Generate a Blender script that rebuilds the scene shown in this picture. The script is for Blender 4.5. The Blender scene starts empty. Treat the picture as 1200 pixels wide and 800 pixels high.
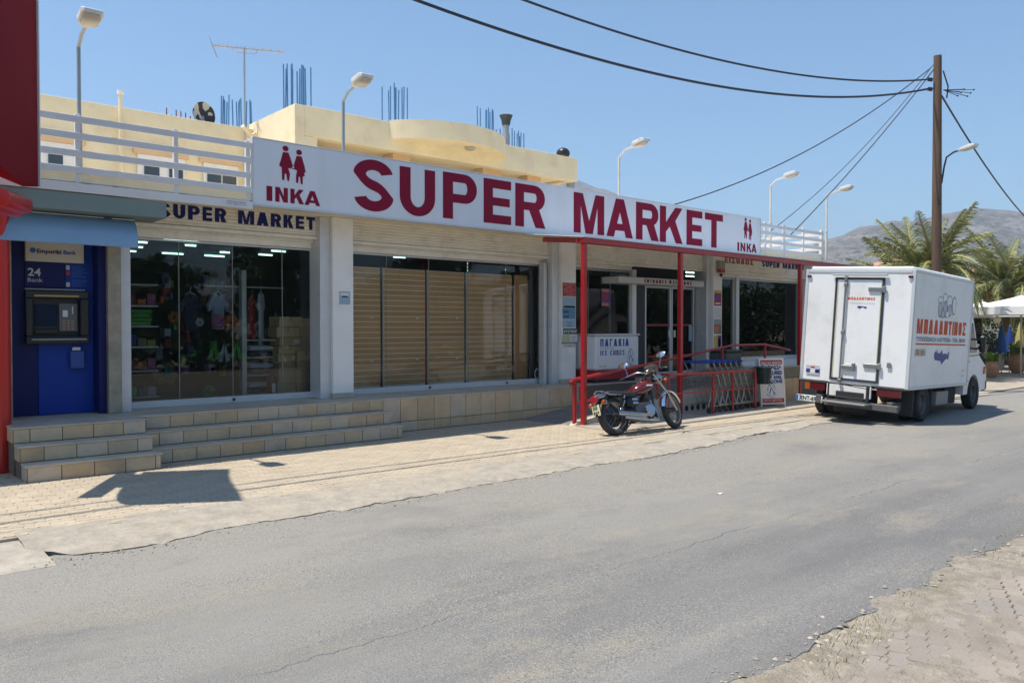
import bpy, math, random
from mathutils import Vector, Matrix, noise as mnoise
from mathutils.geometry import tessellate_polygon
random.seed(7)
S = bpy.context.scene
COL = S.collection
PI = math.pi
# ------------------------------------------------------------------ camera
H = 1.72
cam = bpy.data.cameras.new('camera'); cam_o = bpy.data.objects.new('camera', cam); COL.objects.link(cam_o)
cam.sensor_width = 36.0; cam.lens = 36.0*934/1200; cam.clip_start = 0.1; cam.clip_end = 20000
TH = math.atan(1075/934); PT = math.atan(18/934)
cam_o.location = (0, 0, H)
cam_o.rotation_euler = (PI/2-PT, 0, TH-PI/2)
S.camera = cam_o
# ------------------------------------------------------------------ sky and sun
SUN = Vector((-0.33, 0.187, 1.0)).normalized()
W = bpy.data.worlds.new('World'); S.world = W; W.use_nodes = True
wn = W.node_tree.nodes; wl = W.node_tree.links; wn.clear()
sky = wn.new('ShaderNodeTexSky'); sky.sky_type = 'NISHITA'; sky.sun_disc = False
sky.sun_elevation = math.asin(SUN.z); sky.sun_rotation = math.atan2(SUN.x, SUN.y)
sky.air_density = 1.05; sky.dust_density = 0.0; sky.ozone_density = 3.6; sky.altitude = 0
bg = wn.new('ShaderNodeBackground'); bg.inputs[1].default_value = 0.135
wo = wn.new('ShaderNodeOutputWorld'); tint = wn.new('ShaderNodeVectorMath'); tint.operation = 'MULTIPLY'; tint.inputs[1].default_value = (.87, 1.0, 1.01); wl.new(sky.outputs[0], tint.inputs[0]); wl.new(tint.outputs[0], bg.inputs[0]); wl.new(bg.outputs[0], wo.inputs[0])
sl = bpy.data.lights.new('sun', 'SUN'); sl.energy = 5.0; sl.angle = math.radians(0.53); sl.color = (1.0, 0.935, 0.83)
so = bpy.data.objects.new('sun', sl); COL.objects.link(so); so.rotation_euler = (-SUN).to_track_quat('-Z', 'Y').to_euler()
S.view_settings.view_transform = 'Standard'; S.view_settings.look = 'None'
S.view_settings.exposure = 0.32; S.view_settings.gamma = 1.0; S.view_settings.use_curve_mapping = False
S.render.engine = 'CYCLES'
S.cycles.max_bounces = 8; S.cycles.transparent_max_bounces = 12; S.cycles.glossy_bounces = 4
# ------------------------------------------------------------------ materials
MATS = {}
def mat(name, col=(.5, .5, .5), rough=.6, metal=0., amt=0., scale=3., bump=0., bscale=40., rnd=0., dirt=None, dscale=1.2, damt=.5, spec=.5, coat=0., isl=0., stretch=None):
    """procedural: base colour, two octaves of world-space mottling, optional dirt colour, fine bump, per-object tint"""
    if name in MATS: return MATS[name]
    m = bpy.data.materials.new(name); m.use_nodes = True; MATS[name] = m
    N = m.node_tree.nodes; L = m.node_tree.links; b = N['Principled BSDF']
    b.inputs['Roughness'].default_value = rough; b.inputs['Metallic'].default_value = metal
    b.inputs['Specular IOR Level'].default_value = spec; b.inputs['Coat Weight'].default_value = coat
    b.inputs['Base Color'].default_value = (*col, 1)
    geo = N.new('ShaderNodeNewGeometry'); pos = geo.outputs['Position']
    if stretch:
        mp = N.new('ShaderNodeMapping'); mp.inputs['Scale'].default_value = stretch; L.new(pos, mp.inputs[0]); pos = mp.outputs[0]
    cur = None
    def scaled(fac_socket, lo, hi, prev):
        mr = N.new('ShaderNodeMapRange'); mr.inputs[1].default_value = .3; mr.inputs[2].default_value = .7
        mr.inputs[3].default_value = lo; mr.inputs[4].default_value = hi; L.new(fac_socket, mr.inputs[0])
        v = N.new('ShaderNodeVectorMath'); v.operation = 'SCALE'
        if prev is None: v.inputs[0].default_value = col
        else: L.new(prev, v.inputs[0])
        L.new(mr.outputs[0], v.inputs['Scale']); return v.outputs[0]
    if amt:
        t = N.new('ShaderNodeTexNoise'); t.inputs['Scale'].default_value = scale; t.inputs['Detail'].default_value = 8; t.inputs['Roughness'].default_value = .65
        L.new(pos, t.inputs[0]); cur = scaled(t.outputs[0], 1-amt, 1+amt, cur)
    if dirt:
        t2 = N.new('ShaderNodeTexNoise'); t2.inputs['Scale'].default_value = dscale; t2.inputs['Detail'].default_value = 7; t2.inputs['Roughness'].default_value = .7
        L.new(pos, t2.inputs[0])
        mr = N.new('ShaderNodeMapRange'); mr.inputs[1].default_value = .5; mr.inputs[2].default_value = .72; mr.inputs[4].default_value = damt; L.new(t2.outputs[0], mr.inputs[0])
        mx = N.new('ShaderNodeMix'); mx.data_type = 'RGBA'; L.new(mr.outputs[0], mx.inputs[0])
        if cur is None: mx.inputs[6].default_value = (*col, 1)
        else: L.new(cur, mx.inputs[6])
        mx.inputs[7].default_value = (*dirt, 1); cur = mx.outputs[2]
    if rnd:
        oi = N.new('ShaderNodeObjectInfo'); mr = N.new('ShaderNodeMapRange'); mr.inputs[3].default_value = 1-rnd; mr.inputs[4].default_value = 1+rnd
        L.new(oi.outputs['Random'], mr.inputs[0]); v = N.new('ShaderNodeVectorMath'); v.operation = 'SCALE'
        if cur is None: v.inputs[0].default_value = col
        else: L.new(cur, v.inputs[0])
        L.new(mr.outputs[0], v.inputs['Scale']); cur = v.outputs[0]
    if isl:
        mr = N.new('ShaderNodeMapRange'); mr.inputs[3].default_value = 1-isl; mr.inputs[4].default_value = 1+isl
        L.new(geo.outputs['Random Per Island'], mr.inputs[0]); v = N.new('ShaderNodeVectorMath'); v.operation = 'SCALE'
        if cur is None: v.inputs[0].default_value = col
        else: L.new(cur, v.inputs[0])
        L.new(mr.outputs[0], v.inputs['Scale']); cur = v.outputs[0]
    if cur is not None: L.new(cur, b.inputs['Base Color'])
    if bump:
        t3 = N.new('ShaderNodeTexNoise'); t3.inputs['Scale'].default_value = bscale; t3.inputs['Detail'].default_value = 6; L.new(pos, t3.inputs[0])
        bp = N.new('ShaderNodeBump'); bp.inputs['Strength'].default_value = bump; bp.inputs['Distance'].default_value = .02
        L.new(t3.outputs[0], bp.inputs['Height']); L.new(bp.outputs[0], b.inputs['Normal'])
    return m
def glass(name, tint=(.75, .82, .82), ior=1.5, rough=0.):
    m = bpy.data.materials.new(name); m.use_nodes = True; MATS[name] = m
    N = m.node_tree.nodes; L = m.node_tree.links; N.clear()
    o = N.new('ShaderNodeOutputMaterial'); t = N.new('ShaderNodeBsdfTransparent'); t.inputs[0].default_value = (*tint, 1)
    g = N.new('ShaderNodeBsdfGlossy'); g.inputs['Roughness'].default_value = rough; f = N.new('ShaderNodeFresnel'); f.inputs[0].default_value = ior
    x = N.new('ShaderNodeMixShader'); L.new(f.outputs[0], x.inputs[0]); L.new(t.outputs[0], x.inputs[1]); L.new(g.outputs[0], x.inputs[2]); L.new(x.outputs[0], o.inputs[0])
    return m
def emit(name, col, st):
    m = bpy.data.materials.new(name); m.use_nodes = True; MATS[name] = m
    b = m.node_tree.nodes['Principled BSDF']; b.inputs['Base Color'].default_value = (*col, 1)
    b.inputs['Emission Color'].default_value = (*col, 1); b.inputs['Emission Strength'].default_value = st
    return m
# ------------------------------------------------------------------ geometry helpers
class MB:
    def __init__(s): s.v = []; s.f = []
    def add(s, vs, fs):
        n = len(s.v); s.v += [tuple(v) for v in vs]; s.f += [tuple(i+n for i in f) for f in fs]; return s
    def box(s, x0, x1, y0, y1, z0, z1, M=None):
        vs = [Vector((x, y, z)) for z in (z0, z1) for y in (y0, y1) for x in (x0, x1)]
        if M: vs = [M @ v for v in vs]
        return s.add(vs, [(0, 2, 3, 1), (4, 5, 7, 6), (0, 1, 5, 4), (2, 6, 7, 3), (0, 4, 6, 2), (1, 3, 7, 5)])
    def bev(s, x0, x1, y0, y1, z0, z1, b=.01, M=None):
        """box with all edges chamfered"""
        vs = []; cs = []
        for z in (0, 1):
            for y in (0, 1):
                for x in (0, 1):
                    c = [(x0, x1)[x], (y0, y1)[y], (z0, z1)[z]]; d = [b if not x else -b, b if not y else -b, b if not z else -b]
                    ids = []
                    for a in range(3):
                        p = [c[i]+(d[i] if i != a else 0) for i in range(3)]; ids.append(len(vs)); vs.append(Vector(p))
                    cs.append(ids)
        C = lambda x, y, z: cs[x+2*y+4*z]
        fs = []
        for a in range(3):
            for side in (0, 1):
                q = []
                for (i, j) in ((0, 0), (1, 0), (1, 1), (0, 1)):
                    k = [0, 0, 0]; k[a] = side; k[(a+1) % 3] = i; k[(a+2) % 3] = j; q.append(C(*k)[a])
                fs.append(tuple(q) if side else tuple(reversed(q)))
        for a in range(3):
            for i in (0, 1):
                for j in (0, 1):
                    k0 = [0, 0, 0]; k0[(a+1) % 3] = i; k0[(a+2) % 3] = j; k1 = list(k0); k1[a] = 1
                    b1, b2 = (a+1) % 3, (a+2) % 3
                    q = (C(*k0)[b1], C(*k1)[b1], C(*k1)[b2], C(*k0)[b2]); fs.append(q if (i == j) else tuple(reversed(q)))
        for x in (0, 1):
            for y in (0, 1):
                for z in (0, 1):
                    q = tuple(C(x, y, z)); fs.append(q if (x+y+z) % 2 == 0 else tuple(reversed(q)))
        if M: vs = [M @ v for v in vs]
        return s.add(vs, fs)
    def tube(s, pts, r, n=8, cap=True):
        pts = [Vector(p) for p in pts]; rs = r if isinstance(r, (list, tuple)) else [r]*len(pts)
        ref = None; rings = []
        for i, p in enumerate(pts):
            d = (pts[min(i+1, len(pts)-1)]-pts[max(i-1, 0)]).normalized()
            if ref is None:
                ref = Vector((0, 0, 1)) if abs(d.z) < .9 else Vector((1, 0, 0))
            u = d.cross(ref); 
            if u.length < 1e-5: u = d.orthogonal()
            u.normalize(); w = u.cross(d); ref = w
            rings.append([p+(u*math.cos(2*PI*k/n+PI/n)+w*math.sin(2*PI*k/n+PI/n))*rs[i] for k in range(n)])
        vs = [v for g in rings for v in g]; fs = []
        for i in range(len(pts)-1):
            for k in range(n): fs.append((i*n+k, i*n+(k+1) % n, (i+1)*n+(k+1) % n, (i+1)*n+k))
        if cap: fs.append(tuple(range(n-1, -1, -1))); fs.append(tuple((len(pts)-1)*n+k for k in range(n)))
        return s.add(vs, fs)
    def lathe(s, prof, n=24, M=None, closed=False):
        """prof: (radius, height) along local z"""
        vs = [Vector((r*math.cos(2*PI*k/n), r*math.sin(2*PI*k/n), h)) for r, h in prof for k in range(n)]
        if M: vs = [M @ v for v in vs]
        m = len(prof); fs = []
        for i in range(m if closed else m-1):
            j = (i+1) % m
            for k in range(n): fs.append((i*n+k, i*n+(k+1) % n, j*n+(k+1) % n, j*n+k))
        if not closed: fs.append(tuple(range(n-1, -1, -1))); fs.append(tuple((m-1)*n+k for k in range(n)))
        return s.add(vs, fs)
    def prism(s, loops, depth, M):
        """flat outline (first loop outer, others holes) in local xy, thickness depth along local z from 0"""
        flat = [p for l in loops for p in l]
        tris = tessellate_polygon([[Vector((x, y, 0)) for x, y in l] for l in loops])
        n = len(flat); vs = [M @ Vector((x, y, depth)) for x, y in flat]+[M @ Vector((x, y, 0)) for x, y in flat]
        fs = []
        for t in tris:
            a, b, c = (flat[i] for i in t)
            ar = (b[0]-a[0])*(c[1]-a[1])-(b[1]-a[1])*(c[0]-a[0])
            t = t if ar > 0 else t[::-1]
            fs.append(tuple(t)); fs.append(tuple(i+n for i in reversed(t)))
        o = 0
        for l in loops:
            k = len(l)
            for i in range(k):
                j = (i+1) % k; fs.append((o+i, o+i+n, o+j+n, o+j))
            o += k
        return s.add(vs, fs)
    def loft(s, secs, n=16, M=None):
        """secs: (x, cy, cz, ry, rz, power) superellipse sections along local x"""
        vs = []
        for x, cy, cz, ry, rz, p in secs:
            for k in range(n):
                a = 2*PI*k/n; c, d = math.cos(a), math.sin(a)
                vs.append(Vector((x, cy+ry*math.copysign(abs(c)**(2/p), c), cz+rz*math.copysign(abs(d)**(2/p), d))))
        if M: vs = [M @ v for v in vs]
        m = len(secs); fs = [(i*n+k, i*n+(k+1) % n, (i+1)*n+(k+1) % n, (i+1)*n+k) for i in range(m-1) for k in range(n)]
        fs.append(tuple(range(n-1, -1, -1))); fs.append(tuple((m-1)*n+k for k in range(n)))
        return s.add(vs, fs)
    def ball(s, c, r, n=10, sc=(1, 1, 1)):
        prof = [(max(1e-4, r*math.sin(PI*i/n)), -r*math.cos(PI*i/n)) for i in range(n+1)]
        return s.lathe(prof, n+2, Matrix.Translation(c) @ Matrix.Diagonal((*sc, 1)))
    def mesh(s, name, smooth=False):
        me = bpy.data.meshes.new(name); me.from_pydata(s.v, [], s.f); me.update()
        if smooth:
            me.polygons.foreach_set('use_smooth', [True]*len(me.polygons)); me.update()
            try: me.set_sharp_from_angle(angle=math.radians(38))
            except Exception: pass
        return me
    def build(s, name, m, parent=None, smooth=False, label=None, kind=None):
        me = s.mesh(name, smooth); me.materials.append(m); o = bpy.data.objects.new(name, me); COL.objects.link(o)
        if parent: o.parent = parent
        if label: o['label'] = label
        if kind: o['kind'] = kind
        return o
def tag(o, label, cat, group=None):
    o['label'] = label; o['category'] = cat
    if group: o['group'] = group
    return o
def empty(name, loc, label=None, cat=None, group=None, rz=0, parent=None):
    o = bpy.data.objects.new(name, None); COL.objects.link(o); o.location = loc; o.rotation_euler = (0, 0, rz); o.empty_display_size = .2
    if parent: o.parent = parent
    if label: tag(o, label, cat, group)
    return o
def struct(o): o['kind'] = 'structure'; return o
def kids(o): return [c for c in list(COL.objects) if c.parent == o]
def dup(root, loc, rz, label=None):
    tree = {}
    for ob in COL.objects:
        if ob.parent: tree.setdefault(ob.parent.name, []).append(ob)
    def cp(o, par):
        c = o.copy(); COL.objects.link(c); c.parent = par
        for k in tree.get(o.name, []): cp(k, c)
        return c
    r = cp(root, None); r.location = loc; r.rotation_euler = (0, 0, rz)
    if label: r['label'] = label
    return r
def part(mb_box, name, m, parent, **k):
    """one chamfered box as a part; world coordinates are given, the mesh is stored about the parent's origin"""
    x0, x1, y0, y1, z0, z1 = mb_box; b = k.pop('b', .006); P = parent.location if parent else Vector((0, 0, 0))
    b = min(b, .3*(x1-x0), .3*(y1-y0), .3*(z1-z0))
    return MB().bev(x0-P.x, x1-P.x, y0-P.y, y1-P.y, z0-P.z, z1-P.z, b).build(name, m, parent, **k)
# ------------------------------------------------------------------ lettering
def arc(cx, cy, rx, ry, a0, a1, n=10):
    return [(cx+rx*math.cos(math.radians(a0+(a1-a0)*i/n)), cy+ry*math.sin(math.radians(a0+(a1-a0)*i/n))) for i in range(n+1)]
def glyph(ch, w, s=.26, t=.19):
    """outline loops of one heavy capital, 1 high and w wide; s = stem, t = bar"""
    W_ = w; ch = {'Α': 'A', 'Κ': 'K', 'Ι': 'I', 'Μ': 'M', 'Ν': 'N', 'Τ': 'T', 'Ο': 'O', 'Ε': 'E', 'Ρ': 'P', 'Η': 'H'}.get(ch, ch)
    if ch == 'I': return [[(0, 0), (W_, 0), (W_, 1), (0, 1)]]
    if ch == 'E': return [[(0, 0), (W_, 0), (W_, t), (s, t), (s, .5-t*.47), (W_*.95, .5-t*.47), (W_*.95, .5+t*.47), (s, .5+t*.47), (s, 1-t), (W_, 1-t), (W_, 1), (0, 1)]]
    if ch == 'L': return [[(0, 0), (W_, 0), (W_, t), (s, t), (s, 1), (0, 1)]]
    if ch == 'H': return [[(0, 0), (s, 0), (s, .5-t/2), (W_-s, .5-t/2), (W_-s, 0), (W_, 0), (W_, 1), (W_-s, 1), (W_-s, .5+t/2), (s, .5+t/2), (s, 1), (0, 1)]]
    if ch == 'Γ': return [[(0, 0), (s, 0), (s, 1-t), (W_, 1-t), (W_, 1), (0, 1)]]
    if ch == 'T': return [[(W_/2-s/2, 0), (W_/2+s/2, 0), (W_/2+s/2, 1-t), (W_, 1-t), (W_, 1), (0, 1), (0, 1-t), (W_/2-s/2, 1-t)]]
    if ch == 'Π': return [[(0, 0), (s, 0), (s, 1-t), (W_-s, 1-t), (W_-s, 0), (W_, 0), (W_, 1), (0, 1)]]
    if ch == 'N': return [[(0, 0), (s, 0), (s, .6), (W_-s*1.05, 0), (W_, 0), (W_, 1), (W_-s, 1), (W_-s, .4), (s*1.05, 1), (0, 1)]]
    if ch == 'M': return [[(0, 0), (s, 0), (s, .7), (W_/2-.12*W_, 0), (W_/2+.12*W_, 0), (W_-s, .7), (W_-s, 0), (W_, 0), (W_, 1), (W_-1.3*s, 1), (W_/2, .32), (1.3*s, 1), (0, 1)]]
    if ch == 'K': return [[(0, 0), (s, 0), (s, .3), (.43*W_, .45), (W_-1.15*s, 0), (W_, 0), (.67*W_, .62), (W_*.98, 1), (W_-1.25*s, 1), (s, .56), (s, 1), (0, 1)]]
    if ch in 'AΛΔ':
        m = W_/2-.58*s; a = 1.04*s; f = lambda y: a+m*y; ya = (W_/2-a)/m
        if ch == 'Λ': return [[(0, 0), (a, 0), (W_/2, ya), (W_-a, 0), (W_, 0), (W_-m, 1), (m, 1)]]
        if ch == 'Δ': return [[(0, 0), (W_, 0), (W_-m, 1), (m, 1)], [(f(t), t), (W_/2, ya), (W_-f(t), t)]]
        return [[(0, 0), (a, 0), (f(.17), .17), (W_-f(.17), .17), (W_-a, 0), (W_, 0), (W_-m, 1), (m, 1)], [(f(.35), .35), (W_/2, ya), (W_-f(.35), .35)]]
    if ch == 'Σ': return [[(0, 0), (W_, 0), (W_, t), (.45*W_, t), (.78*W_, .5), (.45*W_, 1-t), (W_, 1-t), (W_, 1), (0, 1), (0, .86), (.38*W_, .5), (0, .14)]]
    if ch == 'U':
        rb = min(W_/2, .4)
        return [[(0, 1)]+arc(W_/2, rb, W_/2, rb, 180, 360, 16)+[(W_, 1), (W_-s, 1)]+arc(W_/2, rb, W_/2-s, rb-t*.95, 360, 180, 16)+[(s, 1)]]
    if ch in 'PR':
        rx = min(W_-s*.9, .34); yb = .40 if ch == 'R' else .36; ry = (1-yb)/2; cy = 1-ry
        bowl = arc(W_-rx, cy, rx, ry, -90, 90, 14); hole = [(s, yb+t*.95)]+arc(W_-rx, cy, rx-s, ry-t*.95, -90, 90, 12)+[(s, 1-t*.95)]
        if ch == 'P': return [[(0, 0), (s, 0), (s, yb)]+bowl+[(0, 1)], hole]
        b2 = [p for p in bowl if p[1] > yb+.06 or p[0] < 0]
        return [[(0, 0), (s, 0), (s, yb), (.46*W_, yb), (W_-1.12*s, 0), (W_+.02, 0), (.80*W_, yb+.035)]+b2+[(0, 1)], hole]
    if ch == 'O': 
        r = min(W_/2, .42); q = lambda a, b, e: [(W_/2+(W_/2-a)*math.copysign(abs(math.cos(x))**e, math.cos(x)), .5+(.5-b)*math.copysign(abs(math.sin(x))**e, math.sin(x))) for x in [2*PI*k/28 for k in range(28)]]
        return [q(0, 0, .75), q(s, t, .75)]
    if ch == 'C': return [arc(W_/2, .5, W_/2, .5, 32, 328, 22)+arc(W_/2, .5, W_/2-s, .5-t, 328, 32, 22)]
    if ch == 'B':
        o = [(0, 0)]+arc(W_-.28, .27, .28, .27, -90, 80, 10)+arc(W_-.30, .76, .27, .24, -75, 90, 10)+[(0, 1)]
        return [o, [(s, t)]+arc(W_-.28, .27, .28-s, .27-t, -90, 90, 8)+[(s, .54-t*.0-.0)] , [(s, .56+t*.25)]+arc(W_-.30, .77, .27-s, .23-t, -90, 90, 8)+[(s, 1-t)]]
    if ch == 'S':
        R1 = .25+t/4; yc = 1-R1; a0 = 14
        oU = lambda a, b, n=20: arc(W_/2, yc, W_/2, R1, a, b, n)
        iU = lambda a, b, n=20: arc(W_/2, yc, W_/2-s, R1-t, a, b, n)
        fl = lambda l: [(W_-x, 1-y) for x, y in l]
        pts = oU(a0, 270)[:-1]+fl(iU(270, a0))+fl(oU(a0, 270))[:-1]+iU(270, a0)
        return [[(x, y-.30*(x-W_/2)*math.exp(-((y-.5)/.17)**2)) for x, y in pts]]
    return [[(0, 0), (W_, 0), (W_, 1), (0, 1)]]
def frameM(O, u, v, n):
    """matrix whose local x,y,z are the directions u,v,n"""
    u, v, n = Vector(u).normalized(), Vector(v).normalized(), Vector(n).normalized()
    M = Matrix(((u.x, v.x, n.x, O[0]), (u.y, v.y, n.y, O[1]), (u.z, v.z, n.z, O[2]), (0, 0, 0, 1)))
    return M
WID = {'I': .30, 'Ι': .30, 'M': 1.1, 'Μ': 1.05, 'W': 1.1, 'S': .74, 'E': .62, 'Ε': .62, 'T': .66, 'Τ': .66, 'Γ': .6, 'A': .82, 'Α': .82, 'Λ': .8}
def layout(text, width, height, gap=.14, widths=None):
    ws = widths or [WID.get(c, .74) if c != ' ' else .45 for c in text]
    tot = sum(ws)+gap*(len(ws)-1); k = width/(tot*height); x = 0; out = []
    for c, w in zip(text, ws): out.append((c, x*k*height, w*k)); x += w+gap
    return out
def word(text, F, width, height, m, parent, depth=.006, s=.26, t=.19, gap=.14, joined=False, name='letter'):
    """F maps local xy to the surface; one mesh per letter, or one per word when joined"""
    tot = MB() if joined else None
    for c, x, w in layout(text, width, height, gap):
        if c == ' ': continue
        ss = min(s*w/.74, w*.40) if c not in 'MΜ' else w*.25
        loops = [[(x+px_*height, py*height) for px_, py in l] for l in glyph(c, w*.85, ss, t)]
        if joined: tot.prism(loops, depth, F)
        else: MB().prism(loops, depth, F).build(name, m, parent)
    if joined: return tot.build('lettering', m, parent)
def ftext(text, F, height, m, parent, depth=.003, width=None, bold=0., name='lettering'):
    cu = bpy.data.curves.new('t', 'FONT'); cu.body = text; cu.size = height/.72; cu.offset = bold*height; cu.resolution_u = 3; cu.space_line = 1.0
    ob = bpy.data.objects.new('t', cu); COL.objects.link(ob)
    dg = bpy.context.evaluated_depsgraph_get(); me = bpy.data.meshes.new_from_object(ob.evaluated_get(dg))
    bpy.data.objects.remove(ob); bpy.data.curves.remove(cu)
    xs = [v.co.x for v in me.vertices] or [0]; k = width/(max(xs)-min(xs)+1e-6) if width else 1; x0 = min(xs)
    for v in me.vertices: v.co = F @ Vector(((v.co.x-x0)*k, v.co.y, depth))
    me.materials.clear(); me.materials.append(m); me.name = name
    o = bpy.data.objects.new(name, me); COL.objects.link(o); o.parent = parent
    return o
GW = [True]
_mb = MB.build
def _build(s, name, m, parent=None, **k):
    o = _mb(s, name, m, parent, **k)
    if GW[0] and parent:
        off = Vector((0, 0, 0)); p = parent
        while p: off += p.location; p = p.parent
        o.location = -off
    return o
MB.build = _build
def part(b6, name, m, parent, b=.006, **k):
    x0, x1, y0, y1, z0, z1 = b6; b = min(b, .3*abs(x1-x0), .3*abs(y1-y0), .3*abs(z1-z0))
    return MB().bev(x0, x1, y0, y1, z0, z1, b).build(name, m, parent, **k)
def nz(x, y, s=1., o=0.): return mnoise.noise(Vector((x*s+o, y*s-o, o*.37)))
# ================================================================== GROUND
m_ground = mat('dusty_ground', (.36, .31, .24), .95, amt=.22, scale=.4, dirt=(.2, .2, .12), dscale=.08, damt=.6, bump=.3)
g = MB(); R_ = [0, 60, 400, 9000]
g.add([(-2500, -2500, -.14), (2500, -2500, -.14), (2500, 2500, -.14), (-2500, 2500, -.14)], [(0, 1, 2, 3)])
struct(g.build('ground', m_ground))
def road_material():
    m = bpy.data.materials.new('old_asphalt'); m.use_nodes = True; N = m.node_tree.nodes; L = m.node_tree.links; b = N['Principled BSDF']
    geo = N.new('ShaderNodeNewGeometry'); P = geo.outputs['Position']
    def noise(scale, detail=6, rough=.6, vec=P, st=None):
        if st:
            mp = N.new('ShaderNodeMapping'); mp.inputs['Scale'].default_value = st; L.new(vec, mp.inputs[0]); vec = mp.outputs[0]
        t = N.new('ShaderNodeTexNoise'); t.inputs['Scale'].default_value = scale; t.inputs['Detail'].default_value = detail; t.inputs['Roughness'].default_value = rough; L.new(vec, t.inputs[0]); return t.outputs[0]
    def mr(x, a, b_, c, d):
        n = N.new('ShaderNodeMapRange'); n.inputs[1].default_value = a; n.inputs[2].default_value = b_; n.inputs[3].default_value = c; n.inputs[4].default_value = d; L.new(x, n.inputs[0]); return n.outputs[0]
    def mix(f, a, bb):
        n = N.new('ShaderNodeMix'); n.data_type = 'RGBA'; L.new(f, n.inputs[0])
        for i, v in ((6, a), (7, bb)):
            if isinstance(v, tuple): n.inputs[i].default_value = (*v, 1)
            else: L.new(v, n.inputs[i])
        return n.outputs[2]
    def mth(op, a, bb=None, v=None):
        n = N.new('ShaderNodeMath'); n.operation = op; L.new(a, n.inputs[0])
        if bb is not None: L.new(bb, n.inputs[1])
        if v is not None: n.inputs[1].default_value = v
        return n.outputs[0]
    sx = N.new('ShaderNodeSeparateXYZ'); L.new(P, sx.inputs[0])
    # wheel-worn bands run along the road; dusty pale margin on the shop side
    band = noise(1.0, 5, .55, st=(.10, 1.1, 1)); c = mix(mr(band, .35, .65, 0, 1), (.156, .152, .148), (.245, .234, .217))
    marg = mr(mth('ADD', sx.outputs[1], mth('MULTIPLY', noise(.7, 4), v=2.2)), 4.2, 6.9, 0, .9)
    c = mix(marg, c, (.29, .272, .24))
    blot = noise(.55, 8, .7, st=(.6, 1, 1)); c = mix(mr(blot, .52, .70, 0, .6), c, (.135, .134, .136))
    patch = noise(.9, 7, .72, st=(.55, 1.2, 1)); c = mix(mr(patch, .52, .66, 0, .7), c, (.30, .27, .215)); blot2 = noise(2.3, 8, .75, st=(.5, 1, 1)); c = mix(mr(blot2, .56, .72, 0, .4), c, (.12, .12, .125))
    # exposed pale chippings
    vo = N.new('ShaderNodeTexVoronoi'); vo.inputs['Scale'].default_value = 105; L.new(P, vo.inputs[0])
    sep = N.new('ShaderNodeSeparateColor'); L.new(vo.outputs['Color'], sep.inputs[0])
    chips = mth('MULTIPLY', mr(sep.outputs[0], .74, .8, 0, 1), mr(vo.outputs['Distance'], .55, .40, 0, 1))
    where = mr(noise(.8, 5, .65, st=(.5, 1, 1)), .40, .62, .2, 1)
    c = mix(mth('MULTIPLY', chips, where), c, (.38, .345, .285))
    dk = mth('MULTIPLY', mr(sep.outputs[1], .8, .85, 0, .55), where); c = mix(dk, c, (.09, .09, .095))
    fine = noise(160, 4, .7); v = N.new('ShaderNodeVectorMath'); v.operation = 'SCALE'; L.new(c, v.inputs[0]); L.new(mr(fine, .3, .7, .70, 1.3), v.inputs['Scale']); c = v.outputs[0]
    # long joints and cracks: |y - centre(x)| small, broken up
    for yc, amp, wd, br in ((3.84, .22, .008, .44), (3.2, .55, .006, .55)):
        wob = mth('MULTIPLY', mr(noise(.9, 10, .72, st=(1, .15, 1)), 0, 1, -1, 1), v=amp)
        d = mth('ABSOLUTE', mth('SUBTRACT', mth('SUBTRACT', sx.outputs[1], v=yc), wob))
        k = mth('MULTIPLY', mr(d, wd*.3, wd, 1, 0), mr(noise(.6, 3, .5, st=(1, .2, 1)), br, br+.1, 0, .8)); c = mix(k, c, (.06, .058, .055))
    L.new(c, b.inputs['Base Color']); b.inputs['Roughness'].default_value = .88; b.inputs['Specular IOR Level'].default_value = .35
    bp = N.new('ShaderNodeBump'); bp.inputs['Strength'].default_value = .55; bp.inputs['Distance'].default_value = .008
    h = mth('ADD', mth('MULTIPLY', vo.outputs['Distance'], v=-.8), noise(30, 6, .7)); L.new(h, bp.inputs['Height']); L.new(bp.outputs[0], b.inputs['Normal'])
    return m
m_road = road_material()
def kerb_y(x):
    """front line of the crumbling concrete margin on the shop side"""
    b = 6.74 + .017*max(0, x) + (.04*(x-9) if x > 9 else 0) - (.028*(x-16) if x > 16 else 0)
    return b + .10*nz(x, 1.3, 1.3, 3) + .06*nz(x, 0, 5.2, 9) + .03*nz(x, 0, 14, 4)
def edge_y(x):
    """ragged right edge of the asphalt"""
    return 2.17 + .16*nz(x, 0, 1.1, 5) + .10*nz(x, 0, 3.7, 2) + .035*nz(x, 0, 13, 8)
def frange(a, b, s):
    n = int(round((b-a)/s)); return [a+(b-a)*i/n for i in range(n+1)]
XS = frange(-14, -1, .5)+frange(-.95, 18, .05)+frange(18.5, 60, .6)+frange(65, 400, 15)
def road_z(x, y): 
    t = min(1, max(0, (y-2.0)/3.0)); return .002-.045*t*t*(3-2*t)+.006*nz(x, y, .6, 4)
mb = MB(); NY = 16; rows = []
for x in XS:
    a, b = edge_y(x), kerb_y(x)+.12; r = [(x, a, -.03)]
    for j in range(NY+1):
        y = a+(b-a)*j/NY; z = road_z(x, y); r.append((x, y+(0 if j else .012), z-(.006 if j == 0 else 0)))
    rows.append(r)
vs = [p for r in rows for p in r]; n = NY+2
mb.add(vs, [(i*n+j, (i+1)*n+j, (i+1)*n+j+1, i*n+j+1) for i in range(len(XS)-1) for j in range(n-1)])
struct(mb.build('road', m_road, smooth=True))
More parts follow.
